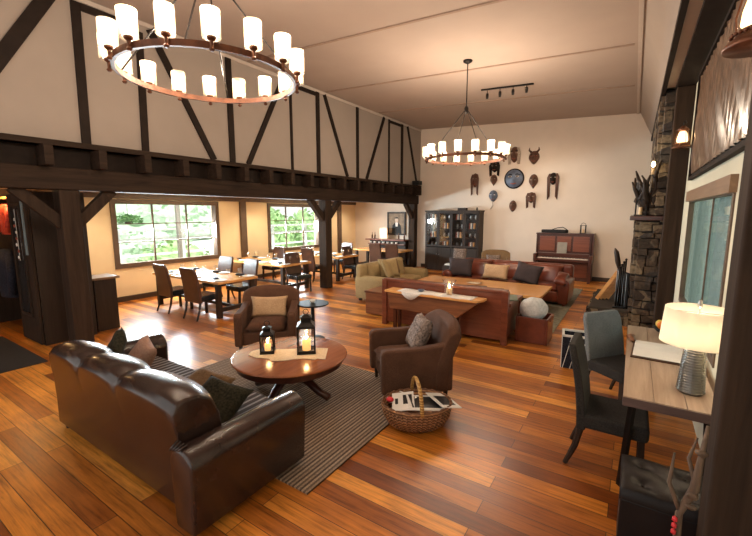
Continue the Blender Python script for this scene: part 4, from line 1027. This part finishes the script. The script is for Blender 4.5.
# rustic branch with red tag
t = thing('driftwood_branch', 'knotty driftwood branch stick with red berries leaning on the near post', 'branch', (0.30, 2.33, 0))
obj('stick', tube(B(), [(-0.02, 0, 0), (0.01, 0.02, 0.3), (0.0, 0.0, 0.6), (0.05, 0.01, 0.75), (0.06, 0.0, 0.95), (0.075, 0.03, 1.08)], [0.014, 0.018, 0.016, 0.022, 0.012, 0.008], 8), M_branch, t, smooth=True)
obj('twig', tube(B(), [(0.0, 0, 0.62), (-0.05, 0.02, 0.74), (-0.04, 0.03, 0.9)], [0.012, 0.01, 0.005], 7), M_branch, t, smooth=True)
obj('twig', tube(B(), [(0.05, 0, 0.78), (0.02, 0.05, 0.88), (0.05, 0.09, 0.98)], [0.012, 0.009, 0.004], 7), M_branch, t, smooth=True)
rnd = random.Random(2)
for zz in (0.66, 0.72, 0.95):
    bm = B(); ball(bm, (0.0+zz*0.06, -0.01, zz), 0.021, 2, (1.2, 0.8, 0.8))
    for v in bm.verts: v.co += Vector((rnd.uniform(-1,1), rnd.uniform(-1,1), rnd.uniform(-1,1)))*0.006
    obj('knot', bm, M_branch, t, smooth=True)
for zz in (0.50, 0.535, 0.57): bm = B(); ball(bm, (-0.015, -0.012, zz), 0.013, 1, (1, 1, 1.4)); obj('berry', bm, M_redm, t, smooth=True)

# ------------------------------------------------------------------ hearth items
t = thing('firewood_sled', 'bundle of long orange split boards leaning on the stone hearth', 'firewood', (-0.22, 9.3, 0.3))
for k in range(4):
    bm = B(); bar(bm, (-0.32+0.06*k, -0.02+0.05*k, 0.02), (0.02+0.03*k, 0.05*k, 0.62-0.05*k), 0.07, 0.035, ax=(0, 1, 0)); obj('plank', bm, M_orange, t)
t = thing('fireplace_tools', 'tall dark bundle of fireplace tools in front of the stone chimney', 'fireplace tools', (-0.13, 8.75, 0.3))
obj('base', rb(-0.1, 0.1, -0.12, 0.12, 0, 0.02), M_iron, t)
for k in range(4):
    bm = B(); tube(bm, [(-0.05+0.035*k, 0.02*k, 0.02), (-0.03+0.03*k, 0.03*k, 0.75+0.05*k)], 0.014, 8); ball(bm, (-0.03+0.03*k, 0.03*k, 0.77+0.05*k), 0.022, 2); obj('poker', bm, M_iron, t, smooth=True)
t = thing('fire_screen', 'black folding fire screen leaning beside the fireplace tools', 'fire screen', (-0.10, 8.95, 0.3), R(-70))
obj('frame', rb(-0.3, 0.3, -0.01, 0.01, 0, 0.68), M_iron, t)
bm = B()
for k in range(8): tube(bm, [(-0.26+k*0.07, -0.02, 0.02), (-0.26+k*0.07, -0.02, 0.66)], 0.006, 6)
obj('bars', bm, M_steel, t)
t = thing('wooden_paddle', 'dark pointed wooden paddle leaning above the firewood', 'paddle', (-0.26, 9.5, 0.3))
obj('blade', tube(B(), [(0.1, 0, 0.55), (0.04, 0, 0.8), (0.0, 0, 1.0), (-0.03, 0, 1.08)], [0.02, 0.05, 0.045, 0.01], 8), M_dark, t, smooth=True)
obj('shaft', tube(B(), [(0.22, 0, 0.0), (0.1, 0, 0.58)], 0.017, 8), M_dark, t)
# mantel objects
def small_lantern(loc, h_, label):
    t = thing('candle_lantern', label, 'lantern', loc)
    bm = B(); r = h_*0.22
    for sx in (-1, 1):
        for sy in (-1, 1): box(bm, sx*r-0.012, sx*r+0.012, sy*r-0.012, sy*r+0.012, 0, h_*0.8)
    box(bm, -r-0.02, r+0.02, -r-0.02, r+0.02, 0, 0.02); box(bm, -r-0.02, r+0.02, -r-0.02, r+0.02, h_*0.8, h_*0.84); obj('frame', bm, M_iron, t)
    obj('handle', tube(B(), [(r*math.cos(a_*PI/8), 0, h_*0.84+r*math.sin(a_*PI/8)) for a_ in range(9)], 0.006), M_iron, t)
    obj('candle', lathe(B(), [(r*0.4, 0.02), (r*0.4, h_*0.45)], 12), M_wax, t)
    return t
small_lantern((0.08, 8.62, 2.052), 0.34, 'black square lantern at the left end of the mantel')
t = thing('twig_sculpture', 'dark tangled root sculpture standing on the mantel', 'sculpture', (0.20, 8.66, 2.052)); t.scale = (1.35, 1.2, 0.95)
rnd = random.Random(11)
bm = B(); ball(bm, (0, 0, 0.06), 0.09, 2, (1, 1, 0.7)); obj('root_ball', bm, M_dark, t, smooth=True)
for k in range(26):
    a = rnd.uniform(0, 2*PI); h_ = rnd.uniform(0.25, 1.0); pts = [(0, 0, 0.05)]
    for q in range(1, 5): pts.append((0.2*q/4*math.cos(a)+rnd.uniform(-.04, .04), 0.2*q/4*math.sin(a)+rnd.uniform(-.04, .04), 0.05+h_*q/4))
    obj('branch', tube(B(), pts, [0.045, 0.04, 0.035, 0.028, 0.01], 6), M_dark, t, smooth=True)
t = thing('candlestick', 'candle-style electric light above the root sculpture on the chimney', 'candle light', (0.20, 8.30, 2.75))
obj('bracket', tube(B(), [(0.05, 0.20, -0.05), (0.02, 0, -0.05), (0, 0, 0.0)], 0.01), M_iron, t)
obj('candle', lathe(B(), [(0.025, 0), (0.025, 0.12)], 12), M_wax, t, smooth=True)
bm = B(); ball(bm, (0, 0, 0.17), 0.028, 2, (1, 1, 1.8)); obj('bulb', bm, M_flame, t, smooth=True)

# ================================================================== DINING FURNITURE
def dtable(loc, rz, lx, ly, label):
    t = thing('dining_table', label, 'table', loc, rz)
    obj('top', rb(-lx/2, lx/2, -ly/2, ly/2, 0.70, 0.75), M_dtable, t, bevel=0.006)
    for sx in (-1, 1):
        for sy in (-1, 1):
            obj('leg', rb(sx*(lx/2-0.12)-0.045, sx*(lx/2-0.12)+0.045, sy*(ly/2-0.08)-0.045, sy*(ly/2-0.08)+0.045, 0, 0.70), M_dark, t)
    for sx in (-1, 1): obj('stretcher', rb(sx*(lx/2-0.12)-0.03, sx*(lx/2-0.12)+0.03, -ly/2+0.12, ly/2-0.12, 0.12, 0.2), M_dark, t)
    obj('center_rail', rb(-lx/2+0.15, lx/2-0.15, -0.03, 0.03, 0.13, 0.19), M_dark, t)
    return t
dtable((-7.95, 5.12, 0), 0, 2.45, 0.98, 'nearest maple dining table with place settings below the left window')
dtable((-8.75, 7.62, 0), 0, 2.5, 1.05, 'second maple dining table left of the middle timber post')
dtable((-8.6, 9.85, 0), 0, 2.3, 1.05, 'third maple dining table just behind the middle timber post')
dtable((-7.85, 12.45, 0), 0, 2.1, 0.9, 'far maple table before the bar counter near the portrait')
ch = parsons('brown leather dining chair at the window end of the nearest table, camera side', M_teal, M_chair_lea, 1.04, 0.50, (-8.25, 4.62, 0), R(180), 'leather dining chairs')
for (x, y, rz, lb) in ((-7.22, 4.60, 182, 'brown leather dining chair on the camera side of the nearest table, right of its twin'),
      (-8.35, 5.74, 4, 'dining chair on the far side of the nearest table, nearer the window'),
      (-7.42, 5.72, -3, 'dining chair on the far side of the nearest table, right of its neighbour'),
      (-7.42, 7.55, 82, 'dark dining chair at the right end of the second table'),
      (-9.35, 8.42, 2, 'dining chair on the far side of the second table by the wall post'),
      (-7.38, 9.98, 90, 'dark dining chair at the right end of the third table'),
      (-8.3, 9.12, 180, 'dark dining chair on the camera side of the third table, mostly behind the post'),
      (-8.7, 11.1, 0, 'low dark dining chair against the light wall behind the third table'),
      (-7.55, 11.75, 178, 'dark dining chair on the camera side of the far table, left of two'),
      (-6.95, 11.85, 182, 'dark dining chair on the camera side of the far table, right of two')):
    dup(ch, (x, y, 0), R(rz), lb, 'leather dining chairs')
# place settings
glassm = B(); lathe(glassm, [(0.035, 0), (0.006, 0.008), (0.005, 0.09), (0.03, 0.12), (0.042, 0.16), (0.036, 0.21), (0.035, 0.21), (0.04, 0.16), (0.028, 0.122)], 16)
g0 = obj('wine_glass', glassm, M_wineg, smooth=True)
napm = B(); cushion(napm, 0.22, 0.10, 0.05, None, 6, 0.15); n0 = obj('folded_napkin', napm, M_black, smooth=True)
plm = B(); lathe(plm, [(0.06, 0), (0.13, 0.015), (0.128, 0.02), (0.05, 0.006)], 24); p0 = obj('side_plate', plm, M_paper, smooth=True)
used = {'g': False, 'n': False, 'p': False}
def put(o, key, loc, label, cat, group, rz=0):
    if used[key]: o = o.copy(); C.objects.link(o)
    used[key] = True; o.location = loc; o.rotation_euler = (0, 0, rz); tag(o, label, cat, group)
TN = {'nearest': (-7.95, 5.12, 2.45), 'second': (-8.75, 7.62, 2.5), 'third': (-8.6, 9.85, 2.3)}
for nm, (cx, cy, lx) in TN.items():
    for i in range(3):
        for s in (-1, 1):
            x_ = cx-lx/2+0.45+i*(lx-0.8)/2; side = 'camera side' if s < 0 else 'far side'; pos = ('window end', 'middle', 'aisle end')[i]
            put(n0, 'n', (x_, cy+s*0.30, 0.778), 'black folded napkin on the %s dining table, %s, %s' % (nm, side, pos), 'napkin', 'napkins on the dining tables', R(20*s))
            put(g0, 'g', (x_+0.2, cy+s*0.14, 0.751), 'stemmed wine glass on the %s dining table, %s, %s' % (nm, side, pos), 'glass', 'wine glasses on the dining tables')
            put(p0, 'p', (x_+0.22, cy+s*0.34, 0.751), 'white side plate on the %s dining table, %s, %s' % (nm, side, pos), 'plate', 'plates on the dining tables')

# bar counter and portrait at the far left
t = thing('bar_counter', 'bar counter with red-brown top below the portrait', 'counter', (-8.05, 13.4, 0))
obj('top', rb(-1.1, 0.69, -0.22, 0.3, 1.02, 1.07), M_red, t, bevel=0.006); obj('body', rb(-1.0, 0.66, -0.02, 0.3, 0, 1.02), M_dark, t)
obj('shelf', rb(-1.0, 0.66, -0.18, -0.02, 0.86, 0.89), M_red, t)
t = thing('portrait', 'dark framed portrait of a person in a suit above the bar counter', 'picture', (-8.02, 13.77, 1.22))
obj('canvas', rb(-0.36, 0.36, -0.01, 0.02, 0.05, 0.87), M_portrait_bg, t)
bm = B(); box(bm, -0.42, -0.36, -0.04, 0.02, 0, 0.92); box(bm, 0.36, 0.42, -0.04, 0.02, 0, 0.92); box(bm, -0.36, 0.36, -0.04, 0.02, 0, 0.06); box(bm, -0.36, 0.36, -0.04, 0.02, 0.86, 0.92); obj('frame', bm, M_dark, t)
bm = B(); prism(bm, [(-0.22, 0.06), (0.24, 0.06), (0.20, 0.38), (0.09, 0.50), (-0.06, 0.50), (-0.18, 0.38)], 0.012, 0.018, T(rot=(R(90), 0, 0))); obj('painted_suit', bm, M_black, t)
bm = B(); prism(bm, [(-0.03, 0.34), (0.06, 0.34), (0.08, 0.50), (-0.05, 0.50)], 0.018, 0.022, T(rot=(R(90), 0, 0))); obj('painted_shirt', bm, M_paper, t)
bm = B(); prism(bm, [(0.015+0.075*math.cos(a*PI/8), 0.60+0.10*math.sin(a*PI/8)) for a in range(16)], 0.02, 0.025, T(rot=(R(90), 0, 0))); obj('painted_face', bm, M_skin, t)
bm = B(); prism(bm, [(0.015+0.08*math.cos(a*PI/8), 0.66+0.055*math.sin(a*PI/8)) for a in range(9)], 0.022, 0.028, T(rot=(R(90), 0, 0))); obj('painted_hair', bm, M_dark, t)
t = thing('certificate_frame', 'white framed card standing on the bar left of the portrait', 'picture', (-8.45, 13.45, 1.072)); 
obj('card', rb(-0.18, 0.18, -0.01, 0.01, 0.01, 0.42), M_paper, t)
bm = B(); box(bm, -0.2, -0.18, -0.015, 0.015, 0, 0.44); box(bm, 0.18, 0.2, -0.015, 0.015, 0, 0.44); box(bm, -0.2, 0.2, -0.015, 0.015, 0.42, 0.44); box(bm, -0.2, 0.2, -0.015, 0.015, 0, 0.012); obj('frame', bm, M_orange, t)
bm = B(); lathe(bm, [(0.03, 0), (0.035, 0.12), (0.012, 0.18), (0.012, 0.25)], 12); bo = obj('bottle', bm, M_bronze, smooth=True)
for i, (x_, lb) in enumerate(((-8.95, 'amber bottle at the left end of the bar counter'), (-8.82, 'amber bottle second from the left on the bar counter'), (-7.70, 'amber bottle in front of the portrait frame, right side'), (-7.45, 'bottle near the right end of the bar counter'))):
    o = bo if i == 0 else bo.copy()
    if i: C.objects.link(o)
    tag(o, lb, 'bottle', 'bottles on the bar counter', loc=(x_, 13.4, 1.072))
bm = B(); lathe(bm, [(0.02, 0), (0.045, 0.01), (0.055, 0.07), (0.05, 0.07), (0.03, 0.012)], 12); g1 = obj('tumbler', bm, M_paper, smooth=True)
for i in range(7):
    o = g1 if i == 0 else g1.copy()
    if i: C.objects.link(o)
    tag(o, '%s small white cup from the left in the row under the bar top' % ('first', 'second', 'third', 'fourth', 'fifth', 'sixth', 'last')[i], 'cup', 'cups under the bar top', loc=(-8.95+i*0.2, 13.30, 0.892))

# ================================================================== BOOKCASE (hutch)
t = thing('display_cabinet', 'tall dark glazed display cabinet against the far wall', 'cabinet', (-5.48, 13.52, 0))
H_ = 2.14; Wd = 1.02
bm = B(); box(bm, -Wd, -Wd+0.05, -0.22, 0.25, 0, H_); box(bm, Wd-0.05, Wd, -0.22, 0.25, 0, H_); box(bm, -Wd, Wd, 0.2, 0.25, 0, H_); box(bm, -Wd-0.02, Wd+0.02, -0.24, 0.26, H_, H_+0.05)
box(bm, -Wd+0.05, Wd-0.05, -0.2, 0.2, 0, 0.85); box(bm, -0.03, 0.03, -0.2, 0.2, 0.85, H_)
obj('carcass', bm, M_dark, t)
bm = B()
for z_ in (1.2, 1.52, 1.84): box(bm, -Wd+0.05, Wd-0.05, -0.15, 0.2, z_, z_+0.02)
obj('shelves', bm, M_dark, t)
for k in range(4):
    xa = -Wd+0.04+k*(2*Wd-0.08)/4; xb = xa+(2*Wd-0.08)/4-0.01
    d = obj('glass_door', box(box(box(box(B(), xa, xa+0.05, -0.24, -0.21, 0.88, H_), xb-0.05, xb, -0.24, -0.21, 0.88, H_), xa+0.05, xb-0.05, -0.24, -0.21, H_-0.06, H_), xa+0.05, xb-0.05, -0.24, -0.21, 0.88, 0.94), M_dark, t)
    obj('glass', rb(xa+0.05, xb-0.05, -0.228, -0.222, 0.94, H_-0.06), M_glass, d)
    d = obj('lower_door', rb(xa, xb, -0.235, -0.205, 0.06, 0.85), M_dark, t, bevel=0.005)
    obj('knob', ball(B(), (xb-0.04 if k % 2 == 0 else xa+0.04, -0.25, 0.6), 0.015, 2), M_steel, d, smooth=True)
rnd = random.Random(5)
bm = B(); lathe(bm, [(0.03, 0), (0.06, 0.06), (0.04, 0.13), (0.05, 0.16)], 12); v0 = obj('vase', bm, M_steel, smooth=True)
bm = B(); box(bm, -0.02, 0.02, -0.07, 0.07, 0, 0.2); bk0 = obj('book', bm, M_maskred)
nv = nb = 0
for si, z_ in enumerate((0.87, 1.222, 1.542, 1.862)):
    sh = ('bottom', 'second', 'third', 'top')[si]
    for bay in range(4):
        bn = ('leftmost', 'left middle', 'right middle', 'rightmost')[bay]
        x0_ = -5.48-Wd+0.12+bay*0.495
        if (bay in (0, 2)) == (si % 2 == 0):
            for q in range(2):
                o = v0 if nv == 0 else v0.copy()
                if nv: C.objects.link(o)
                nv += 1; tag(o, 'pale vase, %s of two, %s shelf, %s bay of the display cabinet' % (('left', 'right')[q], sh, bn), 'vase', 'vases in the display cabinet', loc=(x0_+0.08+q*0.18, 13.5, z_))
        else:
            mts = (M_maskred, M_paper, M_bluemask, M_orange)
            for q in range(4):
                o = bk0.copy(); o.data = bk0.data.copy() if q else bk0.data
                if nb == 0: o = bk0
                else: C.objects.link(o)
                o.data.materials[0] = mts[q]
                nb += 1; tag(o, '%s book, %s shelf, %s bay of the display cabinet' % (('red', 'white', 'blue grey', 'orange')[q], sh, bn), 'book', 'books in the display cabinet', loc=(x0_+0.05+q*0.052, 13.5, z_))
tag(obj('wooden_box', rb(-0.15, 0.15, -0.1, 0.1, 0, 0.09), M_dark), 'dark wooden box on top of the display cabinet', 'box', loc=(-5.15, 13.5, H_+0.052))
bm = B(); lathe(bm, [(0.02, 0), (0.035, 0.03), (0.02, 0.1)], 10); tag(obj('figurine', bm, M_dark, smooth=True), 'tiny dark figurine at the right of the cabinet top', 'figurine', loc=(-4.62, 13.5, H_+0.052))
tag(obj('small_speaker', rb(-0.13, 0.13, -0.14, 0.14, 0, 0.14), M_black), 'small dark box resting on the beam end beside the far wall', 'speaker', loc=(-6.92+0.1, 13.2, 3.131))

# ================================================================== PIANO
t = thing('upright_piano', 'dark red upright piano against the far wall', 'piano', (-1.78, 13.52, 0))
W2 = 0.78
bm = B(); box(bm, -W2, W2, -0.12, 0.25, 0.62, 1.44); box(bm, -W2, W2, -0.05, 0.25, 0, 0.62); obj('body', bm, M_mahog, t, bevel=0.008)
obj('lid', rb(-W2-0.04, W2+0.04, -0.17, 0.27, 1.44, 1.48), M_mahog, t, bevel=0.008)
for s in (-1, 1):
    obj('cheek', rb(s*W2-0.045, s*W2+0.045, -0.45, 0.25, 0.60, 0.84), M_mahog, t, bevel=0.02)
    obj('front_leg', rb(s*(W2-0.01)-0.04, s*(W2-0.01)+0.04, -0.44, -0.36, 0, 0.60), M_mahog, t, bevel=0.01)
    obj('side_panel', rb(s*W2-0.03, s*W2+0.03, -0.12, 0.25, 0, 1.44), M_mahog, t)
obj('key_bed', rb(-W2+0.045, W2-0.045, -0.42, -0.06, 0.62, 0.70), M_mahog, t)
k_ = obj('keyboard', rb(-W2+0.08, W2-0.08, -0.40, -0.22, 0.70, 0.725), M_ivory, t)
bm = B(); xx = -W2+0.095
for k in range(51):
    if k % 7 not in (2, 6): box(bm, xx+0.02, xx+0.032, -0.33, -0.22, 0.725, 0.737)
    xx += 0.0272
obj('black_keys', bm, M_black, k_)
obj('fallboard', rb(-W2+0.05, W2-0.05, -0.22, -0.11, 0.70, 0.86), M_mahog, t, bevel=0.02)
for xa, xb in ((-0.70, -0.26), (-0.20, 0.20), (0.26, 0.70)): obj('upper_panel', rb(xa, xb, -0.135, -0.12, 0.92, 1.38), M_red, t, bevel=0.006)
obj('lower_panel', rb(-0.68, 0.68, -0.065, -0.05, 0.12, 0.55), M_red, t, bevel=0.006)
for k in range(2): obj('pedal', rb(-0.1+k*0.14, -0.06+k*0.14, -0.14, -0.05, 0.05, 0.065), M_orange, t)
o = obj('music_sheet', rb(-0.14, 0.14, -0.01, 0, 0, 0.34, T(rot=(R(-12), 0, 0))), plain('grey_score', (0.25, 0.22, 0.18), 0.6)); tag(o, 'grey music sheet standing on the piano', 'sheet music', loc=(-1.82, 13.32, 0.865))
t = thing('instrument_case', 'black stringed instrument case lying on the piano lid', 'instrument case', (-2.05, 13.5, 1.482), R(4))
bm = B(); prism(bm, [(-0.42, -0.03), (-0.1, -0.05), (0.05, -0.12), (0.3, -0.12), (0.36, 0), (0.3, 0.12), (0.05, 0.12), (-0.1, 0.05), (-0.42, 0.03)], 0, 0.10); obj('shell', bm, M_black, t, bevel=0.02)
obj('strap', tube(B(), [(-0.1, -0.06, 0.10), (0.05, -0.08, 0.16), (0.2, -0.06, 0.18), (0.32, 0, 0.1)], 0.012), M_black, t)
small_lantern((-1.28, 13.45, 1.482), 0.30, 'small metal lantern on the right end of the piano lid')
t = thing('piano_stool', 'round dark piano stool in front of the piano', 'stool', (-1.98, 12.85, 0))
obj('seat', lathe(B(), [(0.17, 0.44), (0.19, 0.46), (0.18, 0.50)], 24), M_black, t, smooth=True)
for k in range(4):
    a = PI/4+k*PI/2; bm = B(); tube(bm, [(0.1*math.cos(a), 0.1*math.sin(a), 0.44), (0.19*math.cos(a), 0.19*math.sin(a), 0.0)], 0.018, 8); obj('leg', bm, M_dark, t, smooth=True)
t = thing('newspaper_stack', 'white papers on a low dark stand in front of the display cabinet', 'papers', (-4.95, 12.4, 0))
obj('stand', rb(-0.35, 0.35, -0.2, 0.2, 0, 0.36), M_dark, t, bevel=0.01); obj('papers', rb(-0.3, 0.12, -0.15, 0.15, 0.361, 0.40), M_paper, t)

# ================================================================== MASKS
YM = YF-0.002
def mask(x, z, w_, h_, label, mt, hair=None, hairlen=0.0, chin=0.55, horns=False, paint=None, brow=M_black, msc=1.12):
    t = thing('carved_mask', label, 'mask', (x, YM-0.02, z)); t.scale = (msc,)*3; n = 20; bm = B(); grid = []
    for i in range(n+1):
        row = []
        for j in range(n+1):
            u = -1+2*i/n; v_ = -1+2*j/n
            wd = w_/2*math.sqrt(max(0.0, 1-v_*v_*0.98))*(1 if v_ > 0 else 1-(1-chin)*abs(v_)**1.2)
            prof = max(0, 1-u*u)*max(0, 1-v_**4); dep = 0.10*prof
            dep += 0.06*math.exp(-((u*w_*0.5)/(0.12*w_))**2)*math.exp(-((v_+0.05)/0.28)**2)      # nose
            for s in (-1, 1): dep -= 0.035*math.exp(-((u-s*0.42)/0.2)**2-((v_-0.22)/0.13)**2)      # eye sockets
            dep += 0.02*math.exp(-((v_-0.42)/0.08)**2)*max(0, 1-u*u)
            dep += 0.025*math.exp(-(u/0.4)**2-((v_+0.52)/0.09)**2)
            row.append(bm.verts.new((u*wd, -dep, v_*h_/2)))
        grid.append(row)
    for i in range(n):
        for j in range(n): bm.faces.new([grid[i][j], grid[i+1][j], grid[i+1][j+1], grid[i][j+1]])
    bmesh.ops.remove_doubles(bm, verts=bm.verts[:], dist=0.0004)
    f = obj('face', bm, mt, t, smooth=True); md = f.modifiers.new('s', 'SOLIDIFY'); md.thickness = 0.012; md.offset = 1
    for s in (-1, 1):
        bm = B(); ball(bm, (s*w_*0.19, -0.082, h_*0.11), w_*0.085, 2, (1.3, 0.3, 0.6)); e = obj('eye', bm, paint or M_masklight, t, smooth=True)
        bm = B(); ball(bm, (s*w_*0.19, -0.082-w_*0.022, h_*0.11), w_*0.04, 2, (1, 0.5, 1)); obj('pupil', bm, M_black, e, smooth=True)
        bm = B(); tube(bm, [(s*w_*0.06, -0.10, h_*0.19), (s*w_*0.2, -0.10, h_*0.235), (s*w_*0.36, -0.062, h_*0.18)], [w_*0.02, w_*0.035, w_*0.015], 6); obj('eyebrow', bm, brow, t, smooth=True)
        if hair:
            bm = B()
            for k in range(5):
                x_ = s*w_*(0.30+0.05*k); tube(bm, [(x_*0.8, -0.03, h_*0.42), (x_*1.1, -0.05, h_*0.1), (x_, -0.03, -h_*0.5-hairlen*(0.8+0.05*k))], [0.012, 0.018, 0.008], 5)
            obj('hair', bm, hair, t, smooth=True)
        if horns:
            bm = B(); tube(bm, [(s*w_*0.25, -0.03, h_*0.4), (s*w_*0.45, -0.04, h_*0.55), (s*w_*0.42, -0.04, h_*0.75)], [0.035, 0.025, 0.008], 7); obj('horn', bm, mt, t, smooth=True)
    bm = B(); tube(bm, [(-w_*0.17, -0.085, -h_*0.25), (0, -0.115, -h_*0.29), (w_*0.17, -0.085, -h_*0.25)], [w_*0.02, w_*0.04, w_*0.02], 7); obj('mouth', bm, M_maskred, t, smooth=True)
    return t
mask(-3.5, 4.02, 0.32, 0.46, 'brown carved mask with pale strands, highest on the far wall', M_maskwood, hair=M_masklight, hairlen=0.05)
mask(-2.88, 3.88, 0.30, 0.38, 'dark horned creature mask at the upper right of the group', M_maskwood, horns=True, paint=M_maskred)
mask(-4.14, 3.66, 0.28, 0.32, 'dark fringed mask half behind the far chandelier ring', M_stud, hair=M_stud, hairlen=0.12)
mask(-4.82, 3.24, 0.22, 0.44, 'narrow brown mask with long pale beard, leftmost on the wall', M_maskwood, hair=M_maskwood, hairlen=0.25)
mask(-4.16, 3.22, 0.22, 0.34, 'small tapering red-brown mask between the leftmost and the round blue one', M_maskwood, chin=0.25)
t_ = mask(-3.48, 3.24, 0.58, 0.60, 'large round blue-grey moon mask in the centre of the group', M_bluemask, chin=0.95, msc=1.02)
bm = B(); tube(bm, [(0.30*math.cos(2*PI*k/40), 0.0, 0.305*math.sin(2*PI*k/40)) for k in range(40)], 0.022, 8, closed=True); obj('rim', bm, M_stud, t_, smooth=True)
mask(-2.86, 3.12, 0.26, 0.42, 'brown pointed-chin mask just right of the round blue mask', M_maskwood, chin=0.2)
mask(-2.26, 3.18, 0.26, 0.34, 'mask with two long hanging brown braids, rightmost on the wall', M_stud, hair=M_maskwood, hairlen=0.42)
mask(-4.16, 2.68, 0.28, 0.36, 'blue and red mask with a dangling curled tail, lower left of the group', M_bluemask, chin=0.5, paint=M_paper)
bm = B(); tube(bm, [(0, 0, 0), (0.01, 0, -0.12), (-0.03, 0, -0.22), (-0.09, 0, -0.27)], [0.02, 0.02, 0.02, 0.008], 7); tag(obj('fur_tail', bm, M_masklight, smooth=True), 'grey tail hanging under the blue and red mask', 'tail', loc=(-4.16, 13.74, 2.50))
mask(-3.48, 2.33, 0.22, 0.34, 'small square-topped brown mask, lowest on the wall', M_maskwood, chin=0.7)
mask(-2.90, 2.60, 0.24, 0.32, 'red-brown mask with short hair strands, lower right of the group', M_maskwood, hair=M_maskwood, hairlen=0.15)
